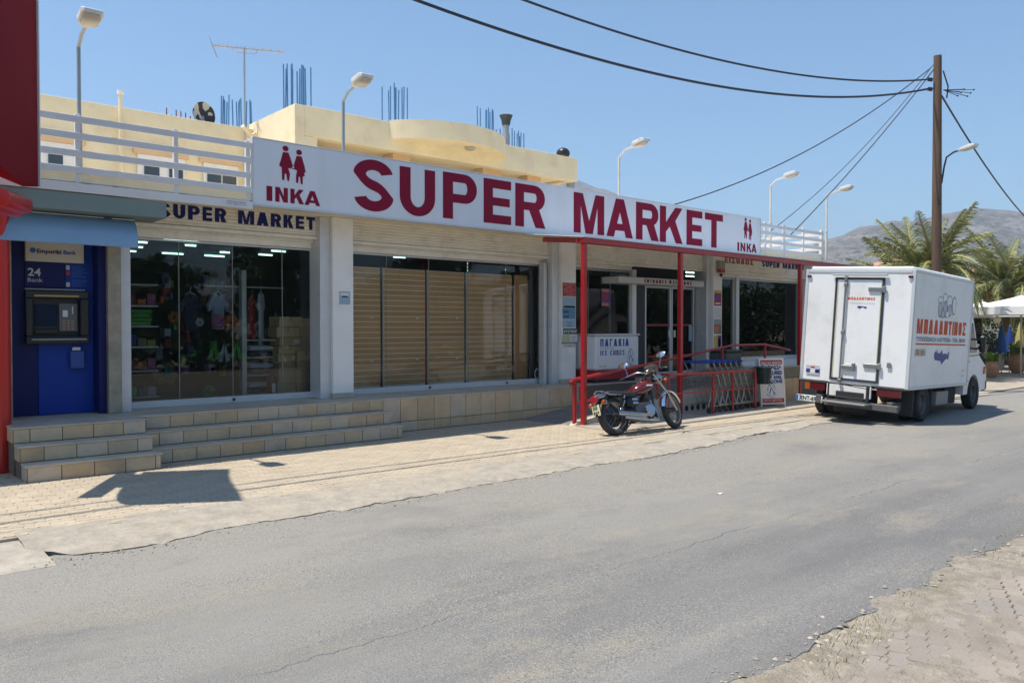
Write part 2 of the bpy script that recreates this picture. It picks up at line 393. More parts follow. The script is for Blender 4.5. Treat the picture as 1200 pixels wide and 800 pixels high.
# concrete margin with a broken front lip
m_conc = mat('worn_concrete', (.36, .32, .262), .92, amt=.22, scale=4.5, dirt=(.44, .37, .275), dscale=1.3, damt=.8, bump=1.4, bscale=11)
m_conc2 = mat('pale_concrete', (.38, .34, .28), .9, amt=.25, scale=3, dirt=(.26, .22, .17), dscale=1.6, damt=.8, bump=.7, bscale=18)
mb = MB(); rows = []
def back_y(x): return 7.60+.16*nz(x, 4, 1.3)+.07*nz(x, 9, 4)+(.03*(x-6) if x > 6 else 0)
XK = [x for x in XS if 1.19 <= x <= 100]
for x in XK:
    f = kerb_y(x)
    if x < 1.7: f += (1.7-x)**2*1.6                      # the margin turns the corner
    bite = max(0, nz(x, 7, .9, 12)-.28)*.55; f += bite
    bb = back_y(x); r = [(x, f+.015, -.075), (x, f, -.032-.02*abs(nz(x, 2, 6)))]
    for j in range(9):
        y = f+.02+(bb-f-.02)*j/8; r.append((x, y, -.022*(1-j/8)+.016*nz(x, y, 2.2, 6)+.008*nz(x, y, 9, 3)+(-.018 if j == 0 else 0)))
    r.append((x, bb+.10, .0035))
    if x < 1.24: r = [(p[0], p[1], min(p[2], -.07)) if k < 2 else p for k, p in enumerate(r)]
    rows.append(r)
n = 12; mb.add([p for r in rows for p in r], [(i*n+j, (i+1)*n+j, (i+1)*n+j+1, i*n+j+1) for i in range(len(rows)-1) for j in range(n-1)])
struct(mb.build('kerb', m_conc, smooth=True))
# lower apron of pale concrete left of the corner
mb = MB(); r0 = []
xa = frange(-9, 1.30, .15)
for x in xa:
    f = 6.6+.03*nz(x, 0, 2); r0.append([(x, f, -.08), (x, f+.02, -.042), (x, f+.5, -.034), (x, 7.5, -.03), (x+.05, 8.9, -.026)])
mb.add([p for r in r0 for p in r], [(i*5+j, (i+1)*5+j, (i+1)*5+j+1, i*5+j+1) for i in range(len(r0)-1) for j in range(4)])
struct(mb.build('driveway', m_conc2, smooth=True))
# ------------------------------------------------------------------ pavement on the shop side
m_joint = mat('joint_sand', (.40, .335, .25), .95, amt=.15, scale=6, bump=.3)
m_paver = mat('buff_paver', (.46, .385, .285), .9, amt=.13, scale=3, rnd=.045, isl=.045, dirt=(.39, .33, .26), dscale=.9, damt=.7, bump=.35, bscale=60)
mb = MB(); mb.box(1.02, 60, 7.55, 13, -.1, -.0065); mb.box(-9, 1.02, 8.7, 13, -.1, -.0065)
pav = struct(mb.build('pavement', m_joint))
def paver_mb(lx=.2, ly=.1, h=.05, gap=.006, wave=.008):
    hx, hy = lx/2-gap/2, ly/2-gap/2
    def ring(s, z):
        o = []; P8 = [(-1, 0), (-.75, 1), (-.25, -1), (.25, 1), (.75, -1), (1, 0)]
        for a, k in P8: o.append((a*hx*(s if abs(a) == 1 else 1), -hy*s+wave*k, z))
        for a, k in P8[::-1]: o.append((a*hx*(s if abs(a) == 1 else 1), hy*s+wave*k, z))
        return o
    v = ring(1, -h)+ring(1, -.004)+ring(.93, 0); f = []
    for q in (0, 1):
        for k in range(12): f.append((q*12+k, q*12+(k+1) % 12, (q+1)*12+(k+1) % 12, (q+1)*12+k))
    f.append(tuple(range(24, 36))); return v, f
PV, PF = paver_mb()
pm_ = MB().add(PV, PF).mesh('paver'); pm_.materials.append(m_paver)
def corner_ok(x, y):
    if x < 1.12: return y > 8.75
    return y > back_y(x)+.04
cells = []
for r in range(0, 48):
    y = 7.65+r*.1
    for c in range(-5, 110):
        x = c*.2+(.1 if r % 2 else 0)
        if .2 <= x <= 17 and y < 12.3 and corner_ok(x, y):
            if 1.75 < x and y > 10.15: continue
            if x > 9.8 and y > 8.5: continue
            cells.append((x, y))
ray = lambda x, y: (x*math.cos(TH)+y*math.sin(TH), x*math.sin(TH)-y*math.cos(TH))
def inview(x, y):
    d, r_ = ray(x, y); return d > .5 and -.66 < r_/d < .66
vis = sorted([c for c in cells if inview(*c)], key=lambda c: c[0]**2+c[1]**2); near = set(vis[:298])
rs = MB()
for c in cells:
    dz = .0015*random.uniform(-1, 1)+.003*nz(c[0], c[1], .8, 3)
    if c in near:
        o = bpy.data.objects.new('paver', pm_); COL.objects.link(o); o.parent = pav; o.location = (c[0], c[1], dz); o.rotation_euler = (random.uniform(-.012, .012), random.uniform(-.008, .008), random.uniform(-.02, .02))
    else:
        M = Matrix.Translation((c[0], c[1], dz)) @ Matrix.Rotation(random.uniform(-.02, .02), 4, 'Z'); rs.add([M @ Vector(v) for v in PV], PF)
rs.build('paver_field', m_paver, pav, kind='stuff')
# pavement on the near side: dirt bed, wavy pavers, crumbled edge
m_dirt = mat('grit_bed', (.32, .275, .22), .97, amt=.3, scale=9, dirt=(.22, .19, .12), dscale=3, damt=.8, bump=1., bscale=60)
mb = MB(); xs2 = frange(0, 12, .05)+frange(12.2, 26, .2); rows = []
for x in xs2:
    rows.append([(x, -6+ (edge_y(x)+.06+6)*j/90, -.012+.012*nz(x, (edge_y(x)+6)*j/90, 1.6, 1)+.004*nz(x, j*.3, 7, 2)+(.007 if j > 86 else 0)) for j in range(91)])
mb.add([p for r in rows for p in r], [(i*91+j, (i+1)*91+j, (i+1)*91+j+1, i*91+j+1) for i in range(len(rows)-1) for j in range(90)])
pn = struct(mb.build('near_pavement', m_dirt, smooth=True))
m_paver2 = mat('grey_paver', (.30, .255, .21), .9, amt=.25, scale=2.6, rnd=.10, isl=.10, dirt=(.215, .20, .19), dscale=1.3, damt=.85, bump=.5, bscale=70)
PV2, PF2 = paver_mb(.2, .10, .05, .007, .009)
pm2 = MB().add(PV2, PF2).mesh('paver'); pm2.materials.append(m_paver2)
cells = []; A = math.radians(24)
for r in range(-60, 60):
    for c in range(-60, 60):
        u = c*.2+(.1 if r % 2 else 0); v = r*.10; x = 6+u*math.cos(A)-v*math.sin(A); y = .5+u*math.sin(A)+v*math.cos(A)
        lim = edge_y(x)-.17-.22*max(0, nz(x, y, 1.4, 3)+.25)
        if 2.5 < x < 15 and -2 < y < lim and nz(x, y, .9, 20) > -.70: cells.append((x, y))
vis = sorted([c for c in cells if inview(*c)], key=lambda c: c[0]**2+c[1]**2); near = set(vis[:298]); rs = MB()
for c in cells:
    dz = -.008+.007*nz(c[0], c[1], 1.2, 2)+.002*random.uniform(-1, 1)
    if c in near:
        o = bpy.data.objects.new('paver', pm2); COL.objects.link(o); o.parent = pn; o.location = (c[0], c[1], dz); o.rotation_euler = (random.uniform(-.03, .03), random.uniform(-.02, .02), A+random.uniform(-.05, .05))
    elif inview(*c) or random.random() < .5:
        M = Matrix.Translation((c[0], c[1], dz)) @ Matrix.Rotation(A+random.uniform(-.04, .04), 4, 'Z'); rs.add([M @ Vector(v) for v in PV2], PF2)
rs.build('paver_field', m_paver2, pn, kind='stuff')
# crumbs of stone and asphalt along the edge
mb = MB()
ico = [(0, 0, 1), (.9, 0, .1), (.3, .85, 0), (-.7, .5, .1), (-.7, -.5, 0), (.3, -.85, .1), (0, 0, -.6)]
icf = [(0, 1, 2), (0, 2, 3), (0, 3, 4), (0, 4, 5), (0, 5, 1), (6, 2, 1), (6, 3, 2), (6, 4, 3), (6, 5, 4), (6, 1, 5)]
def pebble(x, y, z, r):
    a = random.random()*6.28; ca, sa = math.cos(a), math.sin(a); k = [random.uniform(.7, 1.25) for _ in range(7)]
    mb.add([(x+r*k[i]*(p[0]*ca-p[1]*sa), y+r*k[i]*(p[0]*sa+p[1]*ca), z+r*.6*k[i]*p[2]) for i, p in enumerate(ico)], icf)
for i in range(2600):
    x = random.uniform(2.6, 14); y = edge_y(x)+random.gauss(-.08, .09); pebble(x, y, (-.012 if y < edge_y(x) else .002), random.choice((.004, .006, .009, .013, .02)) if random.random() < .6 else .005)
for i in range(900):
    x = random.uniform(.9, 14); y = kerb_y(x)+random.gauss(-.06, .06); pebble(x, y, -.04, random.choice((.004, .006, .009, .014)))
for i in range(900):
    x = random.uniform(1.2, 12); y = random.uniform(2.4, 6.6); pebble(x, y, road_z(x, y)+.001, random.uniform(.002, .005))
m_gravel = mat('loose_grit', (.34, .30, .25), .95, isl=.45)
o = mb.build('gravel', m_gravel); tag(o, 'loose grit and stone crumbs along the broken road edges', 'gravel'); o['kind'] = 'stuff'
# dry weeds along the right edge and at the foot of the red pillar
m_weed = mat('dry_weed', (.30, .27, .09), .8, isl=.4)
mb = MB()
def blade(x, y, z, h, w):
    a = random.random()*6.28; l = random.uniform(.2, .8)*h; dx, dy = math.cos(a), math.sin(a)
    mb.add([(x-dy*w, y+dx*w, z), (x+dy*w, y-dx*w, z), (x+dx*l*.5, y+dy*l*.5, z+h*.7), (x+dx*l, y+dy*l, z+h)], [(0, 1, 2), (0, 2, 3)])
for cx, cy, k, sp in ((4.35, 2.08, 90, .12), (6.6, 2.2, 60, .2), (4.0, 1.98, 40, .1), (1.45, 10.6, 160, .18), (1.8, 10.0, 40, .12), (5.2, 2.1, 30, .1), (7.4, 2.25, 60, .15)):
    for i in range(k): blade(cx+random.gauss(0, sp*1.6), cy+random.gauss(0, sp*.5), -.01, random.uniform(.015, .05), .002)
o = mb.build('weeds', m_weed); tag(o, 'thin dry weeds in the cracks beside road and pillar', 'weeds'); o['kind'] = 'stuff'
# litter scraps on the road
m_paper = mat('paper_scrap', (.8, .8, .78), .7)
for (x, y, l) in ((7.1, 4.85, .07), (3.0, 2.0, .05)):
    o = MB().add([(0, 0, .003), (l, .01, .012), (l*.9, l*.6, .004), (.0, l*.5, .016)], [(0, 1, 2, 3)]); GW[0] = False; o = o.build('litter', m_paper); GW[0] = True
    o.location = (x, y, road_z(x, y)); tag(o, 'scrap of white litter lying on the asphalt' if x > 5 else 'tiny pale litter scrap by the ragged pavement edge', 'litter')
# ================================================================== SUPERMARKET BUILDING
FX = lambda x, y, z: frameM((x, y, z), (1, 0, 0), (0, 0, 1), (0, -1, 0))      # surfaces facing the street
m_white = mat('white_paint', (.82, .81, .79), .55, amt=.05, scale=2, dirt=(.5, .46, .4), dscale=1.6, damt=.35, bump=.05, bscale=30)
m_alu = mat('pale_aluminium', (.62, .63, .64), .35, .25, amt=.05, scale=6)
m_shut = mat('cream_shutter', (.80, .765, .68), .5, amt=.06, scale=2, dirt=(.35, .30, .22), dscale=2.4, damt=.4)
m_cream = mat('cream_render', (.86, .745, .52), .85, amt=.07, scale=1.6, dirt=(.66, .52, .34), dscale=1.3, damt=.6, bump=.2, bscale=35)
m_peach = mat('peach_render', (.72, .50, .30), .85, amt=.06, scale=1.5, bump=.2, bscale=35)
m_stain = mat('stained_cream', (.62, .50, .33), .9, amt=.2, scale=3, dirt=(.22, .15, .09), dscale=2.6, damt=.8, stretch=(1.6, 1, .6), bump=.2)
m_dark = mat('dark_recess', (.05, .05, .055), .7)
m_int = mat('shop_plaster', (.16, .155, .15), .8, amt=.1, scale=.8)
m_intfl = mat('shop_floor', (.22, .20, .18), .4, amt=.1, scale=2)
m_navy = mat('navy_vinyl', (.014, .02, .13), .7, spec=.15)
m_red = mat('sign_red', (.22, .008, .035), .7, spec=.15)
m_sign = mat('sign_white', (.68, .71, .77), .4, amt=.04, scale=.7, dirt=(.52, .53, .55), dscale=1.1, damt=.35, stretch=(1.5, 1, .4))
G_store = glass('shop_glass', (.93, .955, .95), 1.33)
G_dark = glass('tinted_glass', (.80, .84, .84), 1.4)
B = empty('supermarket_building', (2, 12, 0), 'cream and white supermarket building with roller shutters and flat roof', 'building')
BW = lambda b6, name, m, **k: part(b6, name, m, B, **k)
# shell
BW((-3, 1.64, 11.6, 11.9, 0, 3.46), 'wall', m_white)
BW((21.45, 21.65, 11.6, 24, 0, 3.46), 'wall', m_cream)
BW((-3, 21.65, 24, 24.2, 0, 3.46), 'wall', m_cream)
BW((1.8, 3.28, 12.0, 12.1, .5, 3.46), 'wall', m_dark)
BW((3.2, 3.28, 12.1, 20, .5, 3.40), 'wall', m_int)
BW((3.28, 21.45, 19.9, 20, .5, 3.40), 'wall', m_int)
BW((-3, 20.62, 10.82, 24.2, 3.465, 3.58), 'roof', m_cream)
BW((20.62, 21.65, 11.5, 24.2, 3.465, 3.58), 'roof', m_cream)
BW((3.28, 21.45, 12.05, 19.9, .47, .555), 'floor', m_intfl)
BW((3.28, 21.45, 12.05, 19.9, 3.25, 3.30), 'ceiling', m_int)
# upper storey
BW((-3, 7.5, 17.6, 17.8, 3.58, 6.19), 'wall', m_cream)
BW((-3, 7.6, 17.8, 23, 6.0, 6.15), 'roof', m_cream)
BW((7.5, 7.72, 15.5, 23, 3.58, 6.336), 'wall', m_cream)
BW((7.722, 8.02, 15.52, 15.75, 3.58, 5.705), 'wall', m_cream)
BW((7.722, 15.87, 15.5, 15.75, 5.71, 6.34), 'parapet', m_cream)
BW((15.65, 15.868, 15.752, 23, 5.712, 6.338), 'parapet', m_cream)
BW((7.722, 15.645, 15.752, 23, 5.78, 5.95), 'roof', m_cream)
BW((7.722, 14.9, 17.4, 17.6, 3.58, 5.775), 'wall', m_peach)
for a, b in ((10.2, 10.68), (12.91, 13.5), (14.45, 14.95)):
    BW((a, b, 16.0, 16.4, 3.58, 5.775), 'pillar', m_peach)
mb = MB(); R = 2.1; cx, cy = 11.515, 14.6+R; hw = 1.725
a0 = math.asin(hw/R); pts = [(cx+R*math.sin(a0*(2*i/28-1)), cy-R*math.cos(a0*(2*i/28-1))) for i in range(29)]
pts = [(x, min(y, 15.49)) for x, y in pts]
pts = [(cx-hw, 15.495)]+[p for p in pts if p[1] < 15.48]+[(cx+hw, 15.495)]
bal = mb.prism([pts], .42, Matrix.Translation((0, 0, 5.955))).build('canopy', m_cream, B)
lm = MB().lathe([(.13, 0), (.13, .03), (.10, .06)], 20, Matrix.Translation((11.7, 14.98, 5.952)) @ Matrix.Rotation(PI, 4, 'X')).build('ceiling_lamp', mat('lamp_rim', (.4, .38, .33), .5), bal)
# windows of the upper storey, left
m_shade = mat('shaded_pane', (.05, .07, .10), .15)
for x0, x1, panes in ((2.95, 3.95, ((3.37, 3.62),)), (5.0, 5.95, ((5.12, 5.42), (5.62, 5.90))), (6.35, 7.12, ((6.42, 6.72), (6.76, 7.06)))):
    w = BW((x0, x1, 17.52, 17.59, 4.3, 5.28), 'window', m_white)
    for a, b in panes: part((a, b, 17.49, 17.518, 4.4, 5.06), 'pane', m_shade, w)
    part((x0-.08, x1+.08, 17.50, 17.59, 5.285, 5.42), 'lintel', m_peach, w)
BW((2.2, 2.6, 17.45, 17.59, 4.0, 5.5), 'pilaster', mat('pale_patch', (.76, .68, .5), .9))
# columns and their guide rails
for i, (x0, x1) in enumerate(((6.20, 6.57), (11.32, 11.73), (16.52, 16.88))):
    c = BW((x0, x1, 11.5, 12.0, .64, 3.46), 'column', m_white, b=.004)
    part((x0-.008, x1+.008, 11.49, 11.99, .556, .638), 'plinth', mat('stone_plinth', (.45, .41, .33), .6, amt=.15, scale=8), c)
for x0, x1 in ((3.06, 3.2), (6.02, 6.198), (11.14, 11.318), (16.35, 16.518)):
    BW((x0, x1, 11.58, 11.95, .556, 3.46), 'shutter_guide', m_alu)
BW((2.895, 3.058, 11.5, 12.0, .556, 2.95), 'jamb', mat('polished_stone', (.30, .27, .21), .3, amt=.25, scale=4, dirt=(.42, .36, .26), dscale=2, damt=.8))
BW((1.64, 1.80, 11.5, 12.0, .556, 2.95), 'jamb', MATS['polished_stone'])
BW((21.3, 21.45, 11.5, 12.0, .556, 3.46), 'column', m_white)
# roller shutters, drawn up: ribbed curtain, bottom bar, header panel
def shutter(x0, x1, z0, name='roller_shutter'):
    mb = MB(); n = 7; h = .05; ys = 11.72
    prof = []
    for k in range(n):
        z = z0+.055+k*h; prof += [(ys+.004, z), (ys-.010, z+.008), (ys-.012, z+.025), (ys-.008, z+.042), (ys+.004, z+.046)]
    vs = [(x, y, z) for x in (x0, x1) for y, z in prof]; m = len(prof)
    mb.add(vs, [(i, m+i, m+i+1, i+1) for i in range(m-1)])
    o = mb.build(name, m_shut, B)
    part((x0, x1, ys-.035, ys+.02, z0, z0+.05), 'bottom_bar', m_shut, o)
    return o
S1 = shutter(3.2, 6.02, 3.10); S2 = shutter(6.575, 11.14, 3.08); S3 = shutter(11.735, 16.35, 3.055); S4 = shutter(16.885, 21.3, 3.06)
for x0, x1 in ((3.28, 6.02), (6.575, 11.14), (11.735, 13.9), (16.885, 21.3)):
    BW((x0, x1, 11.86, 11.93, 2.97, 3.19), 'header', m_shut); 
    BW((x0, x1, 11.80, 11.858, 3.06, 3.19), 'header', m_shut)
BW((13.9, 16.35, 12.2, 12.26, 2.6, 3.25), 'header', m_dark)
for x0, x1 in ((3.2, 6.1), (6.575, 11.2), (11.735, 16.4), (16.885, 21.3)):
    BW((x0, x1, 11.96, 12.04, 3.195, 3.46), 'wall', m_int)
# glazed bays
def window(x0, x1, seams, zb, zt, gm, y=11.93, sub=None, bar=.10):
    w = MB(); w.bev(x0, x1, y-.03, y+.05, zb, zb+bar, .006); w.bev(x0, x1, y-.02, y+.04, zt-.025, zt, .004)
    w.bev(x0, x0+.03, y-.02, y+.04, zb+bar, zt-.025, .004); w.bev(x1-.03, x1, y-.02, y+.04, zb+bar, zt-.025, .004)
    o = w.build('window', m_alu, B); e = [x0+.03]+list(seams)+[x1-.03]
    for a, b in zip(e, e[1:]):
        part((a+.004, b-.004, y, y+.012, zb+bar, zt-.025), 'pane', gm, o, b=.001)
    for s_ in seams: part((s_-.006, s_+.006, y-.006, y-.001, zb+bar, zt-.03), 'seam', mat('seam_grey', (.22, .22, .20), .5), o)
    for s_ in seams[1::2]: part((s_-.02, s_+.02, y-.045, y-.031, zb+.03, zb+.075), 'lock', m_dark, o)
    return o
window(3.2, 6.15, (3.95, 4.74, 5.54), .556, 2.965, glass('dim_glass', (.80, .84, .84), 1.42))
window(6.60, 11.13, (7.46, 8.36, 9.26, 10.2), .556, 2.965, G_store)
BW((11.02, 11.10, 11.70, 11.85, .556, 3.0), 'frame_post', m_alu)
window(11.74, 14.0, (12.55, 13.25), .556, 2.955, MATS['dim_glass'])
window(16.9, 18.02, (), .80, 2.955, MATS['dim_glass'])
window(18.16, 21.25, (), .80, 2.955, MATS['dim_glass'])
BW((18.02, 18.16, 11.84, 11.99, .80, 3.05), 'frame_post', m_alu)
BW((13.90, 14.04, 11.84, 11.99, .556, 3.0), 'frame_post', m_white)
BW((16.885, 21.3, 11.8, 12.0, .556, .797), 'wall', m_white)
# sliding entrance door
for x0, x1 in ((14.42, 15.38), (15.40, 16.30)):
    d = MB(); y = 11.9; d.bev(x0, x0+.045, y, y+.04, .556, 2.66, .004); d.bev(x1-.045, x1, y, y+.04, .556, 2.66, .004); d.bev(x0+.045, x1-.045, y, y+.04, .556, .64, .004); d.bev(x0+.045, x1-.045, y, y+.04, 2.61, 2.66, .004)
    o = d.build('sliding_door', m_alu, B); part((x0+.05, x1-.05, y+.015, y+.025, .64, 2.61), 'pane', G_dark, o, b=.001)
    part((x1-.12 if x0 < 15 else x0+.06, x1-.06 if x0 < 15 else x0+.12, y-.03, y-.002, 1.45, 1.62), 'door_lock', m_alu, o)
    for zz in ((.98, .06), (1.72, .05)): part((x0+.05, x1-.05, y-.004, y+.0, zz[0], zz[0]+zz[1]), 'stripe', mat('door_stripe_red', (.25, .02, .02), .5), o)
BW((14.05, 14.41, 11.9, 11.95, .556, 2.66), 'side_light', m_dark)
hd = BW((13.0, 16.06, 11.45, 11.95, 2.655, 2.795), 'door_header', mat('header_grey', (.55, .54, .50), .5))
F = FX(13.84, 11.449, 2.685); word('ENTRANCE', F, .80, .082, m_red, hd, .002, joined=True)
MB().lathe([(.045, 0), (.045, .004)], 16, FX(14.76, 11.449, 2.73)).build('dot', mat('dark_red', (.12, .01, .01), .5), hd)
word('ΕΙΣΟΔΟΣ', FX(14.86, 11.449, 2.685), .74, .082, m_red, hd, .002, joined=True)
# platform edge: stone tiles
m_tiles = [mat('tile_sand', (.56, .435, .275), .55, amt=.12, scale=7, rnd=.10, dirt=(.33, .28, .2), dscale=3.5, damt=.85, bump=.2),
           mat('tile_grey', (.56, .455, .325), .55, amt=.12, scale=7, rnd=.10, dirt=(.30, .28, .24), dscale=3.5, damt=.85, bump=.2),
           mat('tile_tan', (.58, .415, .245), .55, amt=.14, scale=7, rnd=.08, dirt=(.30, .25, .18), dscale=3.5, damt=.85, bump=.2)]
m_grout = mat('dark_grout', (.16, .12, .09), .95)
m_tread = mat('tread_stone', (.52, .46, .36), .5, amt=.14, scale=5, dirt=(.33, .30, .25), dscale=1.5, damt=.7, bump=.1)
ST = empty('entrance_steps', (4.4, 10.7, 0), 'tiled terrace and three low steps below the shop windows', 'steps')
body = MB(); body.box(1.66, 22, 10.99, 12.05, -.05, .535); body.box(1.66, 3.09, 10.62, 10.99, -.05, .535)
body.box(3.09, 6.79, 10.71, 10.99, -.05, .35); body.box(3.09, 6.79, 10.43, 10.71, -.05, .165)
body.box(1.68, 3.09, 10.34, 10.62, -.05, .35); body.box(1.70, 3.10, 10.06, 10.34, -.05, .165)
body.build('step_body', m_grout, ST)
_tile = {}
def tile(x0, x1, z0, z1, y, face='y'):
    g_ = .004; w, h = round(x1-x0-2*g_, 3), round(z1-z0-2*g_, 3); key = (w, h)
    if key not in _tile:
        _tile[key] = [MB().bev(-w/2, w/2, 0, .018, -h/2, h/2, .003).mesh('tile') for _ in range(3)]
        for me, mm in zip(_tile[key], m_tiles): me.materials.append(mm)
    o = bpy.data.objects.new('tile', random.choice(_tile[key])); COL.objects.link(o); o.parent = ST
    if face == 'y': o.location = ((x0+x1)/2-4.4, y-.012-10.7+random.uniform(-.0015, .0015), (z0+z1)/2)
    else: o.location = (y-.012-4.4 if face == '-x' else y+.012-4.4, (x0+x1)/2-10.7, (z0+z1)/2); o.rotation_euler = (0, 0, -PI/2 if face == '-x' else PI/2)
def tile_run(x0, x1, z0, z1, y, w=.305, off=0.):
    x = x0-off
    while x < x1-.02:
        a, b = max(x, x0), min(x+w, x1)
        if b-a > .05: tile(a, b, z0, z1, y)
        x += w
tile_run(3.10, 6.80, 0.0, .165, 10.43, off=.05); tile_run(3.10, 6.80, .188, .35, 10.71, off=.12); tile_run(3.10, 6.80, .373, .535, 10.99, off=.2)
tile_run(1.70, 3.10, 0.0, .165, 10.06, .335); tile_run(1.68, 3.09, .188, .35, 10.34, .335, .1); tile_run(1.66, 3.09, .373, .535, 10.62, .335, .17)
tile_run(6.80, 11.3, .16, .535, 10.99, .335); tile_run(6.80, 11.3, 0.0, .157, 10.99, .335)
for (x0, x1, y0, z0, z1) in ((10.06, 10.34, 3.10, 0, .165), (10.34, 10.62, 3.09, .188, .35), (10.62, 10.99, 3.09, .373, .535)): tile(x0+.01, x1, z0, z1, y0, 'x')
for (x0, x1, y0, z0, z1) in ((10.43, 10.71, 6.79, 0, .165), (10.71, 10.97, 6.79, .188, .35)): tile(x0+.01, x1, z0, z1, y0, 'x')
for (x0, x1, y0, z0, z1) in ((10.06, 10.34, 1.70, 0, .165), (10.34, 10.62, 1.68, .188, .35), (10.62, 10.99, 1.66, .373, .535)): tile(x0+.01, x1, z0, z1, y0, '-x')
for (x0, x1, y0, y1, z) in ((1.64, 3.115, 10.60, 10.968, .555), (3.118, 22, 10.97, 12.05, .5545), (1.64, 3.115, 10.97, 12.05, .5545), (3.105, 6.81, 10.69, 10.975, .37), (3.105, 6.81, 10.41, 10.695, .185), (1.66, 3.115, 10.32, 10.605, .37), (1.68, 3.125, 10.04, 10.325, .185)):
    part((x0, x1, y0, y1, z-.022, z), 'tread', m_tread, ST, b=.004)
# grey service box under the fascia, fascia, railings
fas = empty('roof_railing', (3, 10.8, 3.34), 'white slatted roof railing left of the long sign', 'railing')
m_rail = mat('railing_white', (.66, .66, .68), .45, amt=.04, scale=3, dirt=(.45, .42, .4), dscale=2, damt=.3)
def railing(root, x0, x1, posts, top=4.27, thick=.03):
    part((x0, x1, 10.785, 10.815, 3.345, 3.455), 'fascia', m_rail, root)
    for z in (3.655, 3.855, 4.065, top): part((x0, x1, 10.79, 10.812, z-.085, z), 'slat', m_rail, root, b=.004)
    for p in posts: part((p-.03, p+.03, 10.815, 10.87, 3.46, 4.30), 'post', m_rail, root)
railing(fas, -1.5, 4.585, (-.4, 1.2, 2.4, 3.56, 4.53))
for k, z in enumerate((3.425, 3.395)): ftext(('ΕΠΙΓΡΑΦΕΣ ΤΕΝΤΕΣ', 'ΤΗΛ. 28310 57215')[k], FX(4.22, 10.784, z-.01), .018, m_navy, fas, .001, width=.27).location = -fas.location
fr = empty('roof_railing', (19, 10.8, 3.34), 'white slatted roof railing at the right end of the long sign', 'railing')
railing(fr, 17.47, 20.57, (17.72, 18.6, 19.55, 20.52), top=4.25)
part((20.50, 20.585, 10.82, 10.90, 3.46, 4.32), 'post', mat('cream_post', (.7, .62, .42), .8), fr)
for yy in (): pass
for z in (3.655, 3.855, 4.065, 4.25): part((20.545, 20.57, 10.9, 14, z-.085, z), 'slat', m_rail, fr, b=.004)
u = BW((-3, 4.55, 11.12, 11.28, 3.58, 3.66), 'upstand', m_stain); 
x = 17.5
for k in range(6):
    BW((x+k*.52, x+k*.52+.49, 11.12, 11.28, 3.58, 3.72), 'upstand', m_stain)
GB = MB().bev(-.5, 3.43, 10.80, 11.4, 3.12, 3.335, .006).build('service_box', mat('grey_green_panel', (.17, .225, .215), .45, amt=.05, scale=3)); tag(GB, 'grey green box beam between slatted railing and blue bank hood', 'box beam')
# ------------------------------------------------------------------ THE LONG SIGN
SG = empty('shop_sign', (11, 10.8, 3.42), 'long white fascia sign reading SUPER MARKET in dark red', 'sign')
part((4.60, 17.45, 10.80, 10.96, 3.425, 4.345), 'sign_box', m_sign, SG, b=.004)
for (x0, x1, y0, y1, z0, z1) in ((4.585, 17.465, 10.79, 10.97, 4.346, 4.36), (4.585, 17.465, 10.79, 10.97, 3.405, 3.424), (4.585, 4.599, 10.79, 10.97, 3.425, 4.345), (17.451, 17.465, 10.79, 10.97, 3.425, 4.345)):
    part((x0, x1, y0, y1, z0, z1), 'frame', m_alu, SG, b=.003)
for c, x0, x1 in (('S', 6.18, 6.89), ('U', 7.01, 7.70), ('P', 7.86, 8.58), ('E', 8.73, 9.36), ('R', 9.46, 10.19), ('M', 10.95, 11.81), ('A', 11.88, 12.68), ('R', 12.78, 13.51), ('K', 13.56, 14.35), ('E', 14.49, 15.07), ('T', 15.17, 15.87)):
    h = .80 if c == 'S' else .77; z0 = 3.50 if c in 'SU' else 3.52; F = FX(x0, 10.7995, z0); w = (x1-x0)/h
    MB().prism([[(a*h, b*h) for a, b in l] for l in glyph(c, w, .27 if c != 'M' else .25, .20)], .004, F).build('letter', m_red, SG)
def emblem(x0, x1, z0, z1):
    f = lambda l: [((a-195)/157*(x1-x0), (357-b)/239*(z1-z0)) for a, b in l]; F = FX(x0, 10.7995, z0)
    b1 = [(218, 160), (250, 160), (268, 215), (274, 246), (262, 262), (248, 262), (258, 300), (252, 347), (243, 345), (236, 300), (228, 298), (224, 345), (212, 343), (210, 262), (195, 252), (205, 215)]
    b2 = [(298, 172), (328, 172), (345, 235), (352, 275), (342, 278), (346, 300), (335, 303), (333, 357), (322, 355), (318, 310), (310, 308), (306, 352), (294, 350), (294, 305), (300, 270), (283, 262), (284, 225)]
    for (hx, hy), b in (((233, 135), b1), ((313, 147), b2)):
        mb = MB(); mb.prism([f(b[::-1])], .004, F); mb.prism([f([(hx+17*math.cos(t*PI/10), hy-18*math.sin(t*PI/10)) for t in range(20)])], .004, F); mb.build('figure', m_red, SG)
    MB().prism([f([(278+14*math.cos(t*PI/8), 250-14*math.sin(t*PI/8)) for t in range(16)]), f([(278+9*math.cos(t*PI/8), 250-9*math.sin(t*PI/8)) for t in range(16)])], .004, F @ Matrix.Translation((0, 0, .002))).build('ring', m_red, SG)
emblem(4.98, 5.39, 3.78, 4.30); emblem(16.72, 17.09, 3.79, 4.31)
for c, x, w in (('I', 4.79, .085), ('N', 4.92, .19), ('K', 5.15, .21), ('A', 5.37, .25)):
    MB().prism([[(a*.21, b*.21) for a, b in l] for l in glyph(c, w/.21, .30, .22)], .004, FX(x, 10.7995, 3.49)).build('letter', m_red, SG)
for c, x, w in (('I', 16.47, .07), ('N', 16.60, .20), ('K', 16.86, .20), ('A', 17.07, .21)):
    MB().prism([[(a*.205, b*.205) for a, b in l] for l in glyph(c, w/.205, .27, .2)], .004, FX(x, 10.7995, 3.505)).build('letter', m_red, SG)
